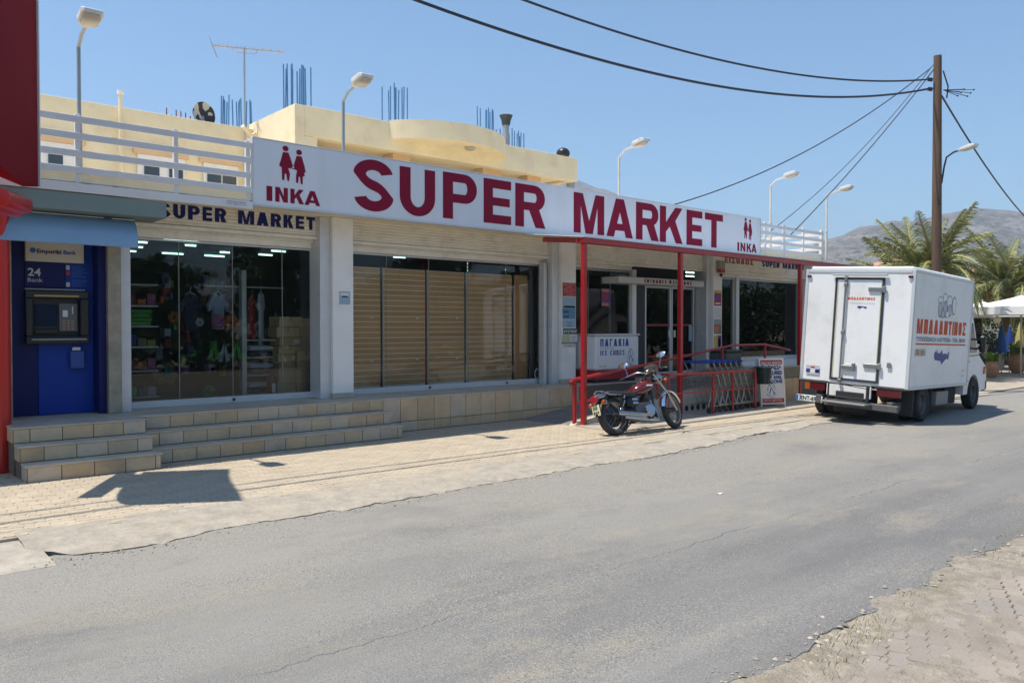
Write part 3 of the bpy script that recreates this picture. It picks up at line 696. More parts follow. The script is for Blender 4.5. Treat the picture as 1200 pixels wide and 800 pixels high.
# blue lettering on the first and last shutters (the ribs show through)
for i, (c, x0, x1) in enumerate((('S', 3.60, 3.80), ('U', 3.87, 4.07), ('P', 4.14, 4.33), ('E', 4.40, 4.56), ('R', 4.63, 4.82), ('M', 4.98, 5.21), ('A', 5.25, 5.45), ('R', 5.50, 5.68), ('K', 5.72, 5.90), ('E', 5.94, 6.0))): pass
def shutter_text(txt, x0, x1, z0, h, m, sh):
    for c, x, w in layout(txt, x1-x0, h, .17):
        if c == ' ': continue
        for k in range(8):                                  # one strip of paint per slat
            za, zb = z0+k*.05-.02, z0+k*.05+.025
        mbx = MB(); mbx.prism([[(x+a*h, b*h) for a, b in l] for l in glyph(c, w if c != 'I' else .2, w*(.26 if c == 'M' else .39), .22)], .002, FX(x0, 11.706, z0)); mbx.build('letter', m, sh)
shutter_text('SUPER MARKET', 3.60, 6.0, 3.25, .20, m_navy, S1)
shutter_text('SUPER MARKET', 19.0, 21.2, 3.31, .15, m_navy, S4)
shutter_text('ΕΙΣΟΔΟΣ', 17.3, 18.6, 3.32, .15, mat('dull_red_paint', (.30, .05, .04), .6), S4)
# ------------------------------------------------------------------ bank machine bay
AT = empty('cash_machine', (2.4, 11.9, .556), 'blue bank cash machine in the recess left of the shop windows', 'cash machine')
m_blue = mat('bank_blue', (.006, .045, .32), .5, amt=.04, scale=2, spec=.25); m_dblue = mat('bank_navy', (.006, .010, .10), .5, spec=.25); m_blk = mat('black_plastic', (.018, .018, .02), .4)
A_ = lambda b6, name, m, **k: part(b6, name, m, AT, **k)
A_((1.802, 2.14, 11.86, 11.99, .56, 2.95), 'side_panel', m_dblue); A_((2.142, 2.80, 11.865, 11.99, .56, 2.95), 'front_panel', m_blue)
A_((2.80, 2.893, 11.60, 11.99, .56, 2.95), 'dark_jamb', m_dblue)
hb = A_((2.0, 2.68, 11.80, 11.862, 2.555, 2.83), 'name_panel', mat('ivory_panel', (.62, .58, .50), .4))
Fh = FX(2.13, 11.799, 2.665)
def T(t, F, h, m, par, **k):
    o = ftext(t, F, h, m, par, **k); off = Vector((0, 0, 0)); p = par
    while p: off += p.location; p = p.parent
    o.location = -off; return o
T('Emporiki', Fh, .052, m_dblue, hb, width=.28, bold=.04); T('Bank', FX(2.435, 11.799, 2.665), .052, mat('mid_blue', (.03, .12, .45), .4), hb, width=.15, bold=.04)
MB().lathe([(.034, 0), (.034, .003)], 20, FX(2.085, 11.799, 2.695)).build('emblem', MATS['mid_blue'], hb)
np_ = A_((1.995, 2.46, 11.84, 11.863, 2.22, 2.55), 'number_panel', m_dblue)
T('24', FX(2.03, 11.838, 2.37), .10, mat('grey_print', (.55, .57, .6), .5), np_, width=.15, bold=.03); T('Bank', FX(2.03, 11.838, 2.29), .055, MATS['grey_print'], np_, width=.17)
for k in range(4): part((2.475, 2.52, 11.85, 11.862, 2.24+k*.075, 2.30+k*.075), 'card_logo', [MATS['grey_print'], m_blue, mat('logo_red', (.4, .04, .04), .5), MATS['grey_print']][k], np_)
for k in range(11):
    if k == 4: continue
    A_((2.545, 2.545+random.uniform(.10, .19), 11.861, 11.8645, 2.245+k*.026, 2.255+k*.026), 'print_line', MATS['mid_blue'])
A_((1.99, 2.69, 11.80, 11.862, 2.185, 2.21), 'ledge', mat('grey_steel', (.35, .37, .38), .3, .5))
fr_ = MB(); fr_.bev(1.985, 2.72, 11.74, 11.86, 2.08, 2.18, .01); fr_.bev(1.985, 2.72, 11.72, 11.86, 1.49, 1.59, .01); fr_.bev(1.985, 2.07, 11.735, 11.86, 1.591, 2.079, .01); fr_.bev(2.62, 2.72, 11.735, 11.86, 1.591, 2.079, .01)
fr_.box(2.07, 2.62, 11.855, 11.862, 1.59, 2.08); fr = fr_.build('surround', m_blk, AT)
part((2.08, 2.60, 11.725, 11.738, 2.10, 2.125), 'lamp_strip', mat('brass_strip', (.42, .33, .12), .4), fr)
part((2.10, 2.36, 11.825, 11.852, 1.72, 2.0), 'screen', mat('dark_screen', (.015, .025, .06), .1), fr)
part((2.38, 2.60, 11.815, 11.852, 1.65, 2.02), 'keypad_panel', mat('grey_plastic', (.12, .125, .13), .5), fr)
for i in range(3):
    for j in range(4): part((2.42+i*.05, 2.455+i*.05, 11.808, 11.8145, 1.67+j*.035, 1.695+j*.035), 'key', mat('key_tan', (.35, .22, .15), .5), fr)
part((2.42, 2.48, 11.80, 11.8145, 1.84, 1.93), 'card_slot', mat('lit_slot', (.7, .72, .74), .4), fr); part((2.53, 2.545, 11.80, 11.8145, 1.88, 1.98), 'slot', MATS['lit_slot'], fr)
part((2.10, 2.36, 11.815, 11.85, 1.62, 1.68), 'cash_slot', m_blk, fr); part((2.04, 2.68, 11.68, 11.719, 1.535, 1.56), 'shelf_edge', MATS['grey_steel'], fr)
ph = A_((2.50, 2.68, 11.79, 11.862, 1.15, 1.40), 'paper_holder', mat('holder_blue', (.02, .07, .30), .4), b=.015)
part((2.53, 2.63, 11.81, 11.83, 1.39, 1.44), 'receipt', MATS['lit_slot'], ph)
# blue hood over the machine
hood = MB(); pr = [(11.55, 3.17), (11.33, 3.165), (11.16, 3.12), (11.03, 3.03), (10.96, 2.90), (10.93, 2.735)]
pi_ = [(y+.012, z-.010) for y, z in pr]; V = []
for x in (1.2, 3.12):
    V += [(x, y, z) for y, z in pr]; V += [(x, y, z) for y, z in pi_]
n = len(pr); Fs = []
for i in range(n-1): Fs += [(i, i+1, 2*n+i+1, 2*n+i), (n+i, 3*n+i, 3*n+i+1, n+i+1), (i, n+i, n+i+1, i+1), (2*n+i, 2*n+i+1, 3*n+i+1, 3*n+i)]
Fs += [(n-1, 2*n-1, 4*n-1, 3*n-1), (0, 2*n, 3*n, n)]
HD = empty('hood', (2.2, 11.5, 2.7), 'curved blue metal hood over the bank machine', 'canopy')
hood.add(V, Fs).build('hood_shell', mat('hood_blue', (.21, .36, .54), .2, amt=.06, scale=2, spec=.7), HD, smooth=True)
for (a, b, y, z) in ((1.2, 2.6, 11.20, 3.142), (1.2, 2.75, 11.11, 3.098), (2.72, 3.12, 11.20, 3.142), (2.85, 3.12, 11.11, 3.098)): part((a, b, y-.012, y+.004, z-.004, z+.006), 'seam_strip', m_white, HD, b=.001)  # thin white strips imitate highlight lines along the glossy hood
for x in (1.21, 3.09):
    MB().prism([[(a, b) for a, b in [(p[0], p[1]-.012) for p in pr]]+[(11.55, 2.9)] and [[(p[0], p[1]-.012) for p in pr]+[(11.55, 2.98)]][0:1]] if False else [[(p[0], p[1]-.014) for p in pi_]+[(11.56, 2.98)]], .008, frameM((x, 0, 0), (0, 1, 0), (0, 0, 1), (1, 0, 0))).build('end_bracket', m_dark, HD)
# ------------------------------------------------------------------ posters and stickers on the columns
m_p = {k: mat('print_'+k, c, .6) for k, c in dict(red=(.42, .03, .035), pink=(.6, .35, .35), blue=(.10, .24, .38), dblue=(.03, .07, .18), sky=(.28, .42, .52), white=(.66, .66, .64), black=(.05, .07, .07), green=(.45, .5, .28), orange=(.65, .2, .08), yellow=(.6, .45, .08), purple=(.12, .06, .22), brown=(.3, .16, .08), lines=(.35, .36, .38)).items()}
def sheet(x0, x1, z0, z1, y, col, label, lines=(), cat='poster', name='poster', blocks=()):
    r = empty(name, ((x0+x1)/2, y, z0), label, cat, 'notices stuck on the shop front' if cat == 'poster' else None)
    part((x0, x1, y-.004, y-.001, z0, z1), 'sheet', m_p[col], r, b=.0008)
    for (a, b, c, d, cc) in blocks: part((x0+a*(x1-x0), x0+b*(x1-x0), y-.0055, y-.0042, z0+c*(z1-z0), z0+d*(z1-z0)), 'print', m_p[cc], r, b=.0004)
    for (txt, a, zz, h, w, cc) in lines: T(txt, FX(x0+a*(x1-x0), y-.0042, z0+zz*(z1-z0)), h*(z1-z0), m_p[cc], r, width=w*(x1-x0), depth=.0015, bold=.02)
    return r
YC = 11.5
sheet(11.345, 11.72, 2.325, 2.60, YC, 'red', 'red notice with pale lines, top sheet on the second column', lines=(('ΩΡΑΡΙΟ', .05, .80, .12, .9, 'pink'), ('OPEN', .25, .62, .1, .45, 'pink'), ('8:00 - 22:00', .08, .45, .1, .8, 'pink'), ('ΚΥΡΙΑΚΗ', .12, .27, .1, .7, 'pink'), ('SUNDAY', .3, .08, .1, .6, 'pink')))
sheet(11.34, 11.71, 1.86, 2.31, YC, 'blue', 'blue ferry timetable poster below the red notice on the second column', blocks=((0, 1, .5, 1, 'sky'), (.05, .5, .28, .38, 'dblue'), (.1, .95, .52, .60, 'dblue'), (.1, .5, .08, .17, 'dblue')))
sheet(11.34, 11.71, 1.69, 1.85, YC, 'sky', 'pale blue sheet with two dark lines on the second column', lines=(('ΤΗΛ', .35, .5, .2, .35, 'dblue'), ('ΠΛΗΡ', .35, .15, .2, .35, 'dblue')))
sheet(11.36, 11.76, 1.555, 1.675, YC, 'black', 'dark plate with white digits on the second column', lines=(('6937069', .04, .25, .5, .92, 'white'),))
sheet(11.33, 11.77, 1.40, 1.545, YC, 'green', 'pale green and white printed sheet on the second column', blocks=((.5, 1, 0, 1, 'white'), (.6, .8, .25, .35, 'lines'), (.6, .9, .6, .7, 'lines')))
sheet(11.32, 11.74, 1.36, 1.393, YC, 'black', 'thin dark strip of print below the green sheet', lines=(('ΑΠΑΓΟΡΕΥΕΤΑΙ', .05, .2, .6, .9, 'white'),))
sheet(11.36, 11.72, 1.285, 1.352, YC, 'white', 'white strip reading in orange letters, lowest on the second column', lines=(('COSMOTE', .04, .2, .6, .9, 'orange'),))
sheet(16.55, 16.85, 2.22, 2.60, YC, 'red', 'red and blue poster topmost on the third column', blocks=((0, 1, .82, 1, 'yellow'), (.12, .88, .35, .8, 'purple'), (.15, .85, .1, .2, 'white')))
sheet(16.55, 16.85, 1.91, 2.18, YC, 'white', 'white sheet with a grey drawing on the third column', blocks=((.3, .7, .25, .3, 'lines'), (.35, .6, .5, .55, 'lines'), (.3, .5, .7, .75, 'lines')))
sheet(16.55, 16.85, 1.53, 1.89, YC, 'brown', 'brown photo poster in the middle of the third column', blocks=((0, 1, .65, 1, 'lines'), (.1, .6, .1, .5, 'orange')))
sheet(16.55, 16.85, 1.11, 1.49, YC, 'yellow', 'yellow and purple poster lowest on the third column', blocks=((.5, 1, .2, 1, 'purple'), (.6, .9, .3, .8, 'white')))
sheet(6.31, 6.51, 2.07, 2.28, YC, 'sky', 'small pale blue sticker on the first white column', blocks=((.1, .9, .55, .9, 'white'), (.2, .8, .55, .65, 'black')), cat='sticker', name='sticker')
sheet(12.95, 13.22, 2.15, 2.55, 11.92, 'purple', 'dark red and purple poster inside the window beside the entrance', blocks=((.1, .9, .05, .2, 'orange'), (.1, .9, .8, .95, 'orange'), (.25, .75, .4, .7, 'red')))
sheet(17.12, 17.42, 1.45, 1.75, 11.92, 'white', 'blank white sheet on the narrow window right of the third column')
sheet(17.2, 17.34, 1.28, 1.38, 11.92, 'white', 'tiny white card under the white sheet on the narrow window')
sheet(16.06, 16.2, 1.35, 1.75, 11.89, 'sky', 'narrow pale sheet on the right leaf of the entrance door')
# alarm siren on third column
al = empty('alarm_siren', (16.75, 11.45, 2.95), 'small red and black alarm siren at the top of the third column', 'alarm')
part((16.62, 16.86, 11.40, 11.495, 3.12, 3.32), 'housing', mat('alarm_grey', (.3, .28, .24), .6), al); part((16.64, 16.84, 11.38, 11.495, 3.03, 3.115), 'lens', mat('alarm_red', (.5, .03, .02), .3), al)
MB().ball((16.72, 11.42, 2.97), .045, 8).build('bulb', m_blk, al)
# ================================================================== INSIDE THE SHOP
L_tube = emit('tube_light', (.62, 1.0, .92), 3.0)
tubes = [(3.9, 14.3, .3), (4.75, 14.2, .6)]+[(4.3+.85*c+.15*r, 14.9+.95*r, random.choice((.2, .3, .42))) for r in range(3) for c in range(4) if (r, c) not in ((0, 2), (2, 3), (1, 1))]+[(7.6, 13.0, .5), (8.2, 13.05, .4), (9.4, 14.5, .3), (16.2, 14, .5), (15.0, 15.6, .5), (18.3, 13.4, 1.2), (20.2, 13.4, 1.2), (19.2, 14.4, 1.2)]  # last three tubes are added to brighten the goods behind the right window
for i, (x, y, l) in enumerate(tubes):
    o = empty('ceiling_lamp', (x, y, 3.2), 'fluorescent lamp under the shop ceiling seen through the glass', 'lamp', 'fluorescent lamps in rows under the shop ceiling')
    part((x-l/2-.02, x+l/2+.02, y-.05, y+.05, 3.215, 3.248), 'housing', m_white, o); part((x-l/2, x+l/2, y-.012, y+.012, 3.18, 3.205), 'tube', L_tube, o)
m_shelf = mat('shelf_white', (.62, .62, .60), .5); m_card = mat('cardboard', (.66, .46, .27), .85, rnd=.3, amt=.1, scale=6); m_tape = mat('parcel_tape', (.55, .45, .3), .3)
goods = [mat('goods_%s' % n, c, .6, rnd=.2) for n, c in (('green', (.08, .30, .05)), ('teal', (.03, .14, .15)), ('white', (.30, .30, .34)), ('red', (.22, .03, .035)), ('orange', (.42, .12, .02)), ('pink', (.36, .10, .22)), ('blue', (.04, .07, .2)), ('tan', (.22, .17, .11)), ('yellow', (.28, .24, .05)))]
def gbox(x0, x1, y0, y1, z0, z1, m, name, label, cat, group):
    o = MB().bev(-(x1-x0)/2, (x1-x0)/2, -(y1-y0)/2, (y1-y0)/2, 0, z1-z0, .008); GW[0] = False; o = o.build(name, m); GW[0] = True
    o.location = ((x0+x1)/2, (y0+y1)/2, z0); return tag(o, label, cat, group)
sh = empty('shelf_unit', (3.6, 12.45, .555), 'white wall shelves at the left edge of the first shop window', 'shelves')
for z in (.69, 1.07, 1.42, 1.72, 2.02, 2.33): part((3.32, 3.78, 12.3, 12.75, z-.02, z+.005), 'shelf', m_shelf, sh)
part((3.30, 3.33, 12.28, 12.78, .556, 2.5), 'side_board', m_shelf, sh)
for i, z in enumerate((.697, 1.077, 1.427, 1.727, 2.027)):
    if z == 1.727:
        for q in range(4): gbox(3.36, 3.68+.02*(q % 2), 12.33, 12.7, z+q*.06, z+q*.06+.055, goods[0], 'goods_box', 'bright green flat box on the middle wall shelf, layer %d from below of four' % (q+1) if 0 else ('lowest', 'second lowest', 'second highest', 'topmost')[q]+' bright green flat box on the white wall shelves', 'box', None)
    else:
        for q in range(3): gbox(3.36+q*.135, 3.36+q*.135+.12, 12.33, 12.6, z, z+random.uniform(.08, .2), goods[(i*3+q) % 9], 'goods_box', 'small %s package on the %s board of the white wall shelves' % (goods[(i*3+q) % 9].name[6:], ('lowest', 'second', 'third', 'fourth', 'fifth')[i]), 'box', 'goods on the wall shelves')
sh2 = empty('shelf_unit', (5.5, 12.7, .555), 'tall white upright with open clothes shelves in the first shop window', 'shelves')
part((5.12, 5.20, 12.5, 12.62, .556, 2.62), 'upright', m_shelf, sh2)
for z in (.62, .93, 1.22, 1.50): part((5.20, 5.75, 12.5, 12.95, z-.02, z), 'shelf', m_shelf, sh2)
m_cl = [mat('cloth_white', (.62, .64, .72), .85), mat('cloth_lilac', (.42, .45, .62), .85), mat('cloth_dark', (.05, .05, .09), .85), mat('cloth_red', (.45, .02, .04), .8)]
for zi, z in enumerate((.622, .932, 1.222)):
    for q in range(2):
        o = MB().loft([(-.22, 0, .02, .1, .012, 3), (-.2, 0, .045, .17, .04, 3), (.0, 0, .05, .18, .045, 3), (.19, 0, .045, .17, .04, 3), (.22, 0, .02, .12, .012, 3)], 12)
        GW[0] = False; o = o.build('folded_clothes', m_cl[0 if q else 2]); GW[0] = True; o.location = (5.47, 12.7, z+q*.09)
        tag(o, '%s stack of folded %s clothes on the open shelves' % (('lowest', 'middle', 'top')[zi], ('dark', 'pale')[q]), 'clothes')
def shirt(x, y, z, m, label, w=.34, h=.62, rz=.6):
    r = empty('hanging_shirt', (x, y, z), label, 'clothing', rz=rz); GW[0] = False
    out = [(-w/2*.62, -h), (w/2*.62, -h), (w/2*.62, -.16), (w/2*1.15, -.27), (w/2*1.3, -.16), (w/2*.7, 0), (w*.16, .02), (0, -.03), (-w*.16, .02), (-w/2*.7, 0), (-w/2*1.3, -.16), (-w/2*1.15, -.27), (-w/2*.62, -.16)]
    MB().prism([out], .05, frameM((0, .025, 0), (1, 0, 0), (0, 0, 1), (0, -1, 0))).build('fabric', m, r)
    MB().tube([(-w*.3, 0, .01), (0, 0, .06), (w*.3, 0, .01)], .006, 5).tube([(0, 0, .05), (0, 0, .12), (.02, 0, .14)], .004, 5).build('hanger', m_alu, r); GW[0] = True
MB().tube([(4.6, 12.75, 2.36), (5.95, 12.75, 2.36)], .012, 6).build('hanging_rail', m_alu, sh2)
shirt(5.55, 12.75, 2.25, m_cl[0], 'white shirt hanging beside the tall white upright', h=.95, rz=1.0); shirt(5.4, 12.75, 2.18, m_cl[3], 'red and black top hanging beside the white shirt', h=.7, rz=1.0)
shirt(4.85, 12.8, 2.22, m_cl[1], 'pale lilac top hanging left of the upright', h=.55, rz=.4); shirt(4.45, 12.9, 2.2, m_cl[2], 'dark top hanging in the middle of the first window', h=.55, rz=.3)
# beach toys and flippers hung on the stand
def flower(x, y, z, r, m, label):
    mb = MB()
    for q in range(6):
        a = q*PI/3; mb.ball((r*.6*math.cos(a), 0, r*.6*math.sin(a)), r*.42, 6, (1, .4, 1))
    GW[0] = False; o = mb.build('beach_toy', m, smooth=True); GW[0] = True; o.location = (x, y, z); tag(o, label, 'toy', None)
flower(4.72, 12.45, 1.80, .12, goods[5], 'pink flower shaped toy hanging left of the white upright'); flower(4.93, 12.45, 1.78, .13, goods[4], 'orange flower shaped toy hanging next to the pink one')
flower(4.45, 12.5, 1.78, .07, goods[2], 'small pale toy hanging left of the pink flower toy'); flower(4.2, 12.9, 1.86, .10, goods[4], 'dull orange hanging toy in the middle of the first window')
flower(4.15, 13.2, .95, .2, goods[7], 'large tan toy near the floor of the first window'); flower(4.62, 12.6, .70, .11, goods[0], 'small green toy near the floor of the first window')
def flippers(x, z, m, label):
    mb = MB()
    for s_ in (-1, 1):
        mb.prism([[(s_*.01, 0), (s_*.03, -.08), (s_*.10, -.28), (s_*.03, -.31), (s_*.0, -.14)][::s_]], .03, frameM((0, 0, 0), (1, 0, 0), (0, 0, 1), (0, -1, 0)))
    GW[0] = False; o = mb.build('flippers', m); GW[0] = True; o.location = (x, 12.4, z); tag(o, label, 'flippers')
flippers(4.62, 1.50, goods[0], 'bright green flippers hanging low left of the white upright'); flippers(4.78, 1.46, goods[2], 'pale grey flippers between the green pairs'); flippers(4.98, 1.50, goods[0], 'green flippers nearest to the white upright')
for i in range(40):
    x = random.uniform(3.95, 5.25); z = random.uniform(.9, 2.4); gbox(x, x+random.uniform(.04, .12), 13.0, 13.2, z, z+random.uniform(.08, .2), random.choice(goods), 'hanging_toy', 'small toy hanging %s on the dim display behind the first window' % ('high' if z > 1.9 else 'midway' if z > 1.4 else 'low'), 'toy', 'toys on the dim display behind the first window')
# cardboard boxes
def stack(x0, n, y0, w, lab):
    z = .56
    names = ['bottom', 'second', 'third', 'fourth', 'fifth', 'sixth', 'seventh', 'eighth', 'top']
    for q in range(n):
        h = random.choice((.13, .15, .17)) if q > 1 else .22; dx = random.uniform(-.02, .02)
        r = empty('cardboard_box', (x0+w/2+dx, y0+.2, z), '%s cardboard box of the %s stack in the first window' % (names[q] if q < n-1 else 'topmost', lab), 'box'); r.rotation_euler[2] = random.uniform(-.08, .08); GW[0] = False
        MB().bev(-w/2, w/2, -.2, .2, 0, h-.006, .006).build('carton', m_card, r); MB().box(-.02, .02, -.2015, .2, h*.5, h-.0055).build('tape', m_tape, r)
        if q in (3, 5): MB().box(.05, .15, -.203, -.2005, h*.3, h*.7).build('sticker', m_white, r)
        GW[0] = True; z += h
stack(5.32+.35, 8, 12.35, .40, 'left'); stack(6.12-.02, 8, 12.55, .42, 'right')
stack(5.95, 4, 12.25, .30, 'low middle')
eb = empty('fire_extinguisher', (5.56, 12.3, .556), 'red fire extinguisher standing below the clothes shelves', 'extinguisher')
MB().lathe([(.07, 0), (.075, .03), (.075, .33), (.03, .40), (.03, .43)], 14, Matrix.Translation((5.50, 12.25, .556))).build('cylinder', goods[3], eb, smooth=True); part((5.47, 5.53, 12.165, 12.172, .65, .80), 'label_plate', m_white, eb)
# slatted wooden screens behind the second bay
m_slat = mat('brown_slat', (.60, .33, .135), .55, amt=.05, scale=3, rnd=.08); m_slot = mat('slat_gap', (.8, .76, .70), .4)
edges = [(6.75, 7.50), (7.56, 8.46), (8.52, 9.37), (9.43, 10.58), (10.66, 11.02)]
nth = ['first', 'second', 'third', 'fourth', 'fifth']
for i, (a, b) in enumerate(edges):
    r = empty('slat_screen', ((a+b)/2, 12.2, .56), '%s brown slatted screen from the left behind the middle shop window' % nth[i], 'screen')
    if i < 4:
        sm = MB().bev(-(b-a)/2, (b-a)/2, 0, .014, 0, .0815, .002).mesh('slat'); sm.materials.append(m_slat)
        for q in range(22):
            o = bpy.data.objects.new('slat', sm); COL.objects.link(o); o.parent = r; o.location = (0, -.02, .11+q*.0945)
        part((a-.02, a, 12.17, 12.22, .57, 2.76), 'edge_strip', m_alu, r); part((a, b, 12.1835, 12.21, .6, 2.75), 'backing', m_slot, r)
        for q in (5, 13): part((b-.22, b-.16, 12.165, 12.178, .6+q*.0945+.02, .6+q*.0945+.05), 'hook', m_alu, r)
    else: part((a, b, 12.19, 12.22, .57, 2.76), 'board', m_slat, r)
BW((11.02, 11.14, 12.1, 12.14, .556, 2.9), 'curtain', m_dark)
MB().tube([(11.06+.11*math.cos(t*.35), 11.90, .75+.11*math.sin(t*.35)) for t in range(19)], .008, 5).build('cable_loop', m_alu, B)
# grocery racks and fridge behind entrance and right bay
rk = empty('grocery_rack', (12.9, 13.2, .556), 'metal grocery rack behind the window above the ice chest', 'rack')
for z in (1.0, 1.45, 1.62, 2.0, 2.35): part((11.9, 13.9, 12.35, 12.7, z-.015, z), 'shelf', mat('shelf_dull', (.55, .62, .58), .5), rk)
for x in (11.9, 12.4, 12.9, 13.4, 13.88): part((x, x+.03, 12.32, 12.35, .6, 2.6), 'upright', MATS['shelf_dull'], rk)
part((11.9, 13.9, 12.31, 12.34, 1.70, 1.76), 'red_band', m_p['red'], rk); part((11.9, 13.3, 12.31, 12.34, 1.35, 1.58), 'red_print', m_p['red'], rk)
for i in range(34):
    z = random.choice((1.0, 1.45, 1.62, 2.0)); x = random.uniform(11.95, 13.7); gm = random.choice(goods); gbox(x, x+.11, 12.38, 12.52, z+.002, z+random.uniform(.12, .26), gm, 'grocery_item', 'small %s package on the %s shelf of the rack beside the entrance' % (gm.name[6:], {1.0: 'lowest', 1.45: 'lower middle', 1.62: 'upper middle', 2.0: 'top'}[z]), 'goods', 'groceries on the rack beside the entrance')
for i, (x0, x1, z0, z1, l) in enumerate(((14.55, 14.85, 1.95, 2.5, 'pale crumpled banner hanging behind the left door leaf'), (14.9, 15.2, 2.1, 2.45, 'grey paper banner behind the left door leaf'), (15.5, 15.75, 1.7, 2.3, 'dim pale notice behind the right door leaf'))):
    gbox(x0, x1, 12.3, 12.34, z0, z1, m_shelf if i != 1 else MATS['shelf_dull'], 'banner', l, 'banner', None)
GLAB = 'wooden crate of the produce stack behind the right window'
for i in range(9):
    r = empty('crate', (19.3+.02*random.uniform(-1, 1), 12.4, .56+i*.13), '%s wooden crate of the produce stack behind the right window' % ('bottom second third fourth fifth sixth seventh eighth top'.split()[i]), 'crate'); GW[0] = False
    for q in (0, 1): MB().bev(-.3, .3, -.2+q*.38, -.18+q*.38, 0, .10, .004).build('side_board', m_card, r)
    MB().bev(-.3, -.28, -.18, .18, 0, .10, .004).bev(.28, .3, -.18, .18, 0, .10, .004).build('end_board', m_card, r); MB().box(-.28, .28, -.18, .18, .01, .02).build('floor_board', m_card, r); GW[0] = True
for i in range(46):
    x = random.uniform(18.2, 20.2); z = random.uniform(.9, 2.1); gm = random.choice(goods[2:]+[m_card]*3); z = random.choice((.9, 1.25, 1.6, 1.95)); gbox(x, x+random.uniform(.1, .25), 12.62, 12.9, z+.002, z+random.uniform(.1, .26), gm, 'grocery_item', 'small %s package on the %s shelf behind the right window' % ((gm.name[6:] if gm != m_card else 'carton brown'), {.9: 'lowest', 1.25: 'second lowest', 1.6: 'second highest', 1.95: 'highest filled'}[z]), 'goods', 'groceries behind the right window')
part_bg = empty('grocery_rack', (19.2, 13.9, .556), 'dark grocery shelves along the right window', 'rack')
for z in (.9, 1.25, 1.6, 1.95, 2.3): part((17.1, 20.2, 12.6, 13.0, z-.02, z), 'shelf', MATS['shelf_dull'], part_bg)
fg = empty('fridge', (20.8, 13, .556), 'glass fronted fridge at the right end of the right window', 'fridge')
part((20.3, 21.2, 12.7, 13.4, .556, 2.35), 'cabinet', mat('fridge_green', (.14, .2, .2), .4), fg); part((20.36, 21.1, 12.66, 12.69, .7, 2.0), 'door', mat('fridge_glass', (.05, .08, .08), .1), fg)
part((20.33, 20.37, 12.64, 12.69, .65, 2.1), 'door_frame', m_alu, fg); part((20.37, 21.1, 12.64, 12.69, 2.03, 2.08), 'door_frame', m_alu, fg)
yel = gbox(17.2, 17.9, 12.6, 13.0, .9, 1.25, goods[8], 'fruit_heap', 'yellow goods low behind the narrow right window', 'fruit', None)
# ================================================================== ICE CHEST, RAMP, RAILS, CANOPY FRAME
ic = empty('ice_chest', (12.4, 11.4, .556), 'white ice cube freezer chest with blue lettering beside the entrance', 'freezer')
m_ice = mat('chest_white', (.72, .74, .76), .4, amt=.03, scale=3)
MB().bev(11.89, 13.25, 11.10, 11.70, .82, 1.52, .03).build('body', m_ice, ic); part((11.87, 13.27, 11.08, 11.72, 1.521, 1.56), 'lid', m_alu, ic, b=.01)
part((11.91, 13.23, 11.13, 11.68, .62, .819), 'base', mat('chest_red', (.30, .02, .03), .5), ic); part((11.97, 13.2, 11.16, 11.66, .556, .619), 'foot', m_blk, ic)
m_bl = mat('ice_blue', (.02, .05, .26), .45)
def wtxt(t, x, y, z, w, h, m, par, s=.24, t_=.17, gap=.16): return word(t, FX(x, y, z), w, h, m, par, .002, s, t_, gap, joined=True)
wtxt('ΠΑΓΑΚΙΑ', 12.03, 11.099, 1.30, .90, .155, m_bl, ic); T('ΣΕ ΣΑΚΟΥΛΑΚΙΑ', FX(12.03, 11.098, 1.25), .03, MATS['mid_blue'], ic, width=.42)
wtxt('ICE CUBES', 12.03, 11.099, 1.115, .76, .105, m_bl, ic); T('CRUSHED ICE', FX(12.4, 11.098, 1.12), .02, MATS['mid_blue'], ic, width=.22)
T('FROZEN', FX(12.0, 11.098, .88), .04, m_p['orange'], ic, width=.22); T('ΠΑΓΟΣ ΚΡΗΤΗΣ', FX(12.75, 11.098, .87), .035, m_p['red'], ic, width=.42)
def splash(x, y, z, k, m, par, M=None):
    """blue drawing of ice falling into a glass"""
    F = M or FX(x, y, z); mb = MB()
    for (a, b, c, d, w) in ((.10, .52, .22, .30, .03), (.22, .30, .34, .06, .03), (.10, .52, .02, .34, .025), (.02, .34, .0, .22, .03), (.16, .34, .10, .14, .05), (.26, .44, .40, .26, .02), (.2, .6, .36, .42, .02), (.3, .2, .4, .1, .02), (-.02, .12, .04, .02, .03), (.12, -.02, .28, -.02, .025), (.08, .2, .12, .0, .02), (.26, .16, .28, .0, .02), (.12, .62, .2, .48, .03)):
        dx, dy = c-a, d-b; L = math.hypot(dx, dy); nx, ny = -dy/L*w/2, dx/L*w/2
        q = [(a+nx, b+ny), (c+nx*.4, d+ny*.4), (c-nx*.4, d-ny*.4), (a-nx, b-ny)]
        mb.prism([[(p*k, r*k) for p, r in q[::-1]]], .001+random.random()*.0015, F)
    return mb.build('drawing', m, par)
splash(12.88, 11.099, .93, .52, m_bl, ic)
m_rampc = mat('ramp_concrete', (.22, .21, .195), .85, amt=.2, scale=3, bump=.3); m_rampw = mat('ramp_wall', (.20, .185, .15), .8, amt=.15, scale=3, dirt=(.2, .18, .15), dscale=1.5, damt=.6, bump=.2)
RP = empty('entrance_ramp', (13.5, 10.3, 0), 'concrete ramp and landing leading up to the entrance behind red rails', 'ramp')
M_Y = lambda y0: frameM((0, y0, 0), (1, 0, 0), (0, 0, 1), (0, -1, 0))
MB().prism([[(9.55, -.05), (14.4, -.05), (14.4, .55), (9.9, .02)]], 1.13, M_Y(10.965)).build('ramp_slab', m_rampc, RP)
MB().prism([[(9.75, -.05), (14.4, -.05), (14.4, .58), (9.95, .045)]], .13, M_Y(9.83)).build('ramp_kerb', mat('ramp_edge', (.52, .48, .40), .8, amt=.12, scale=5, bump=.2), RP)
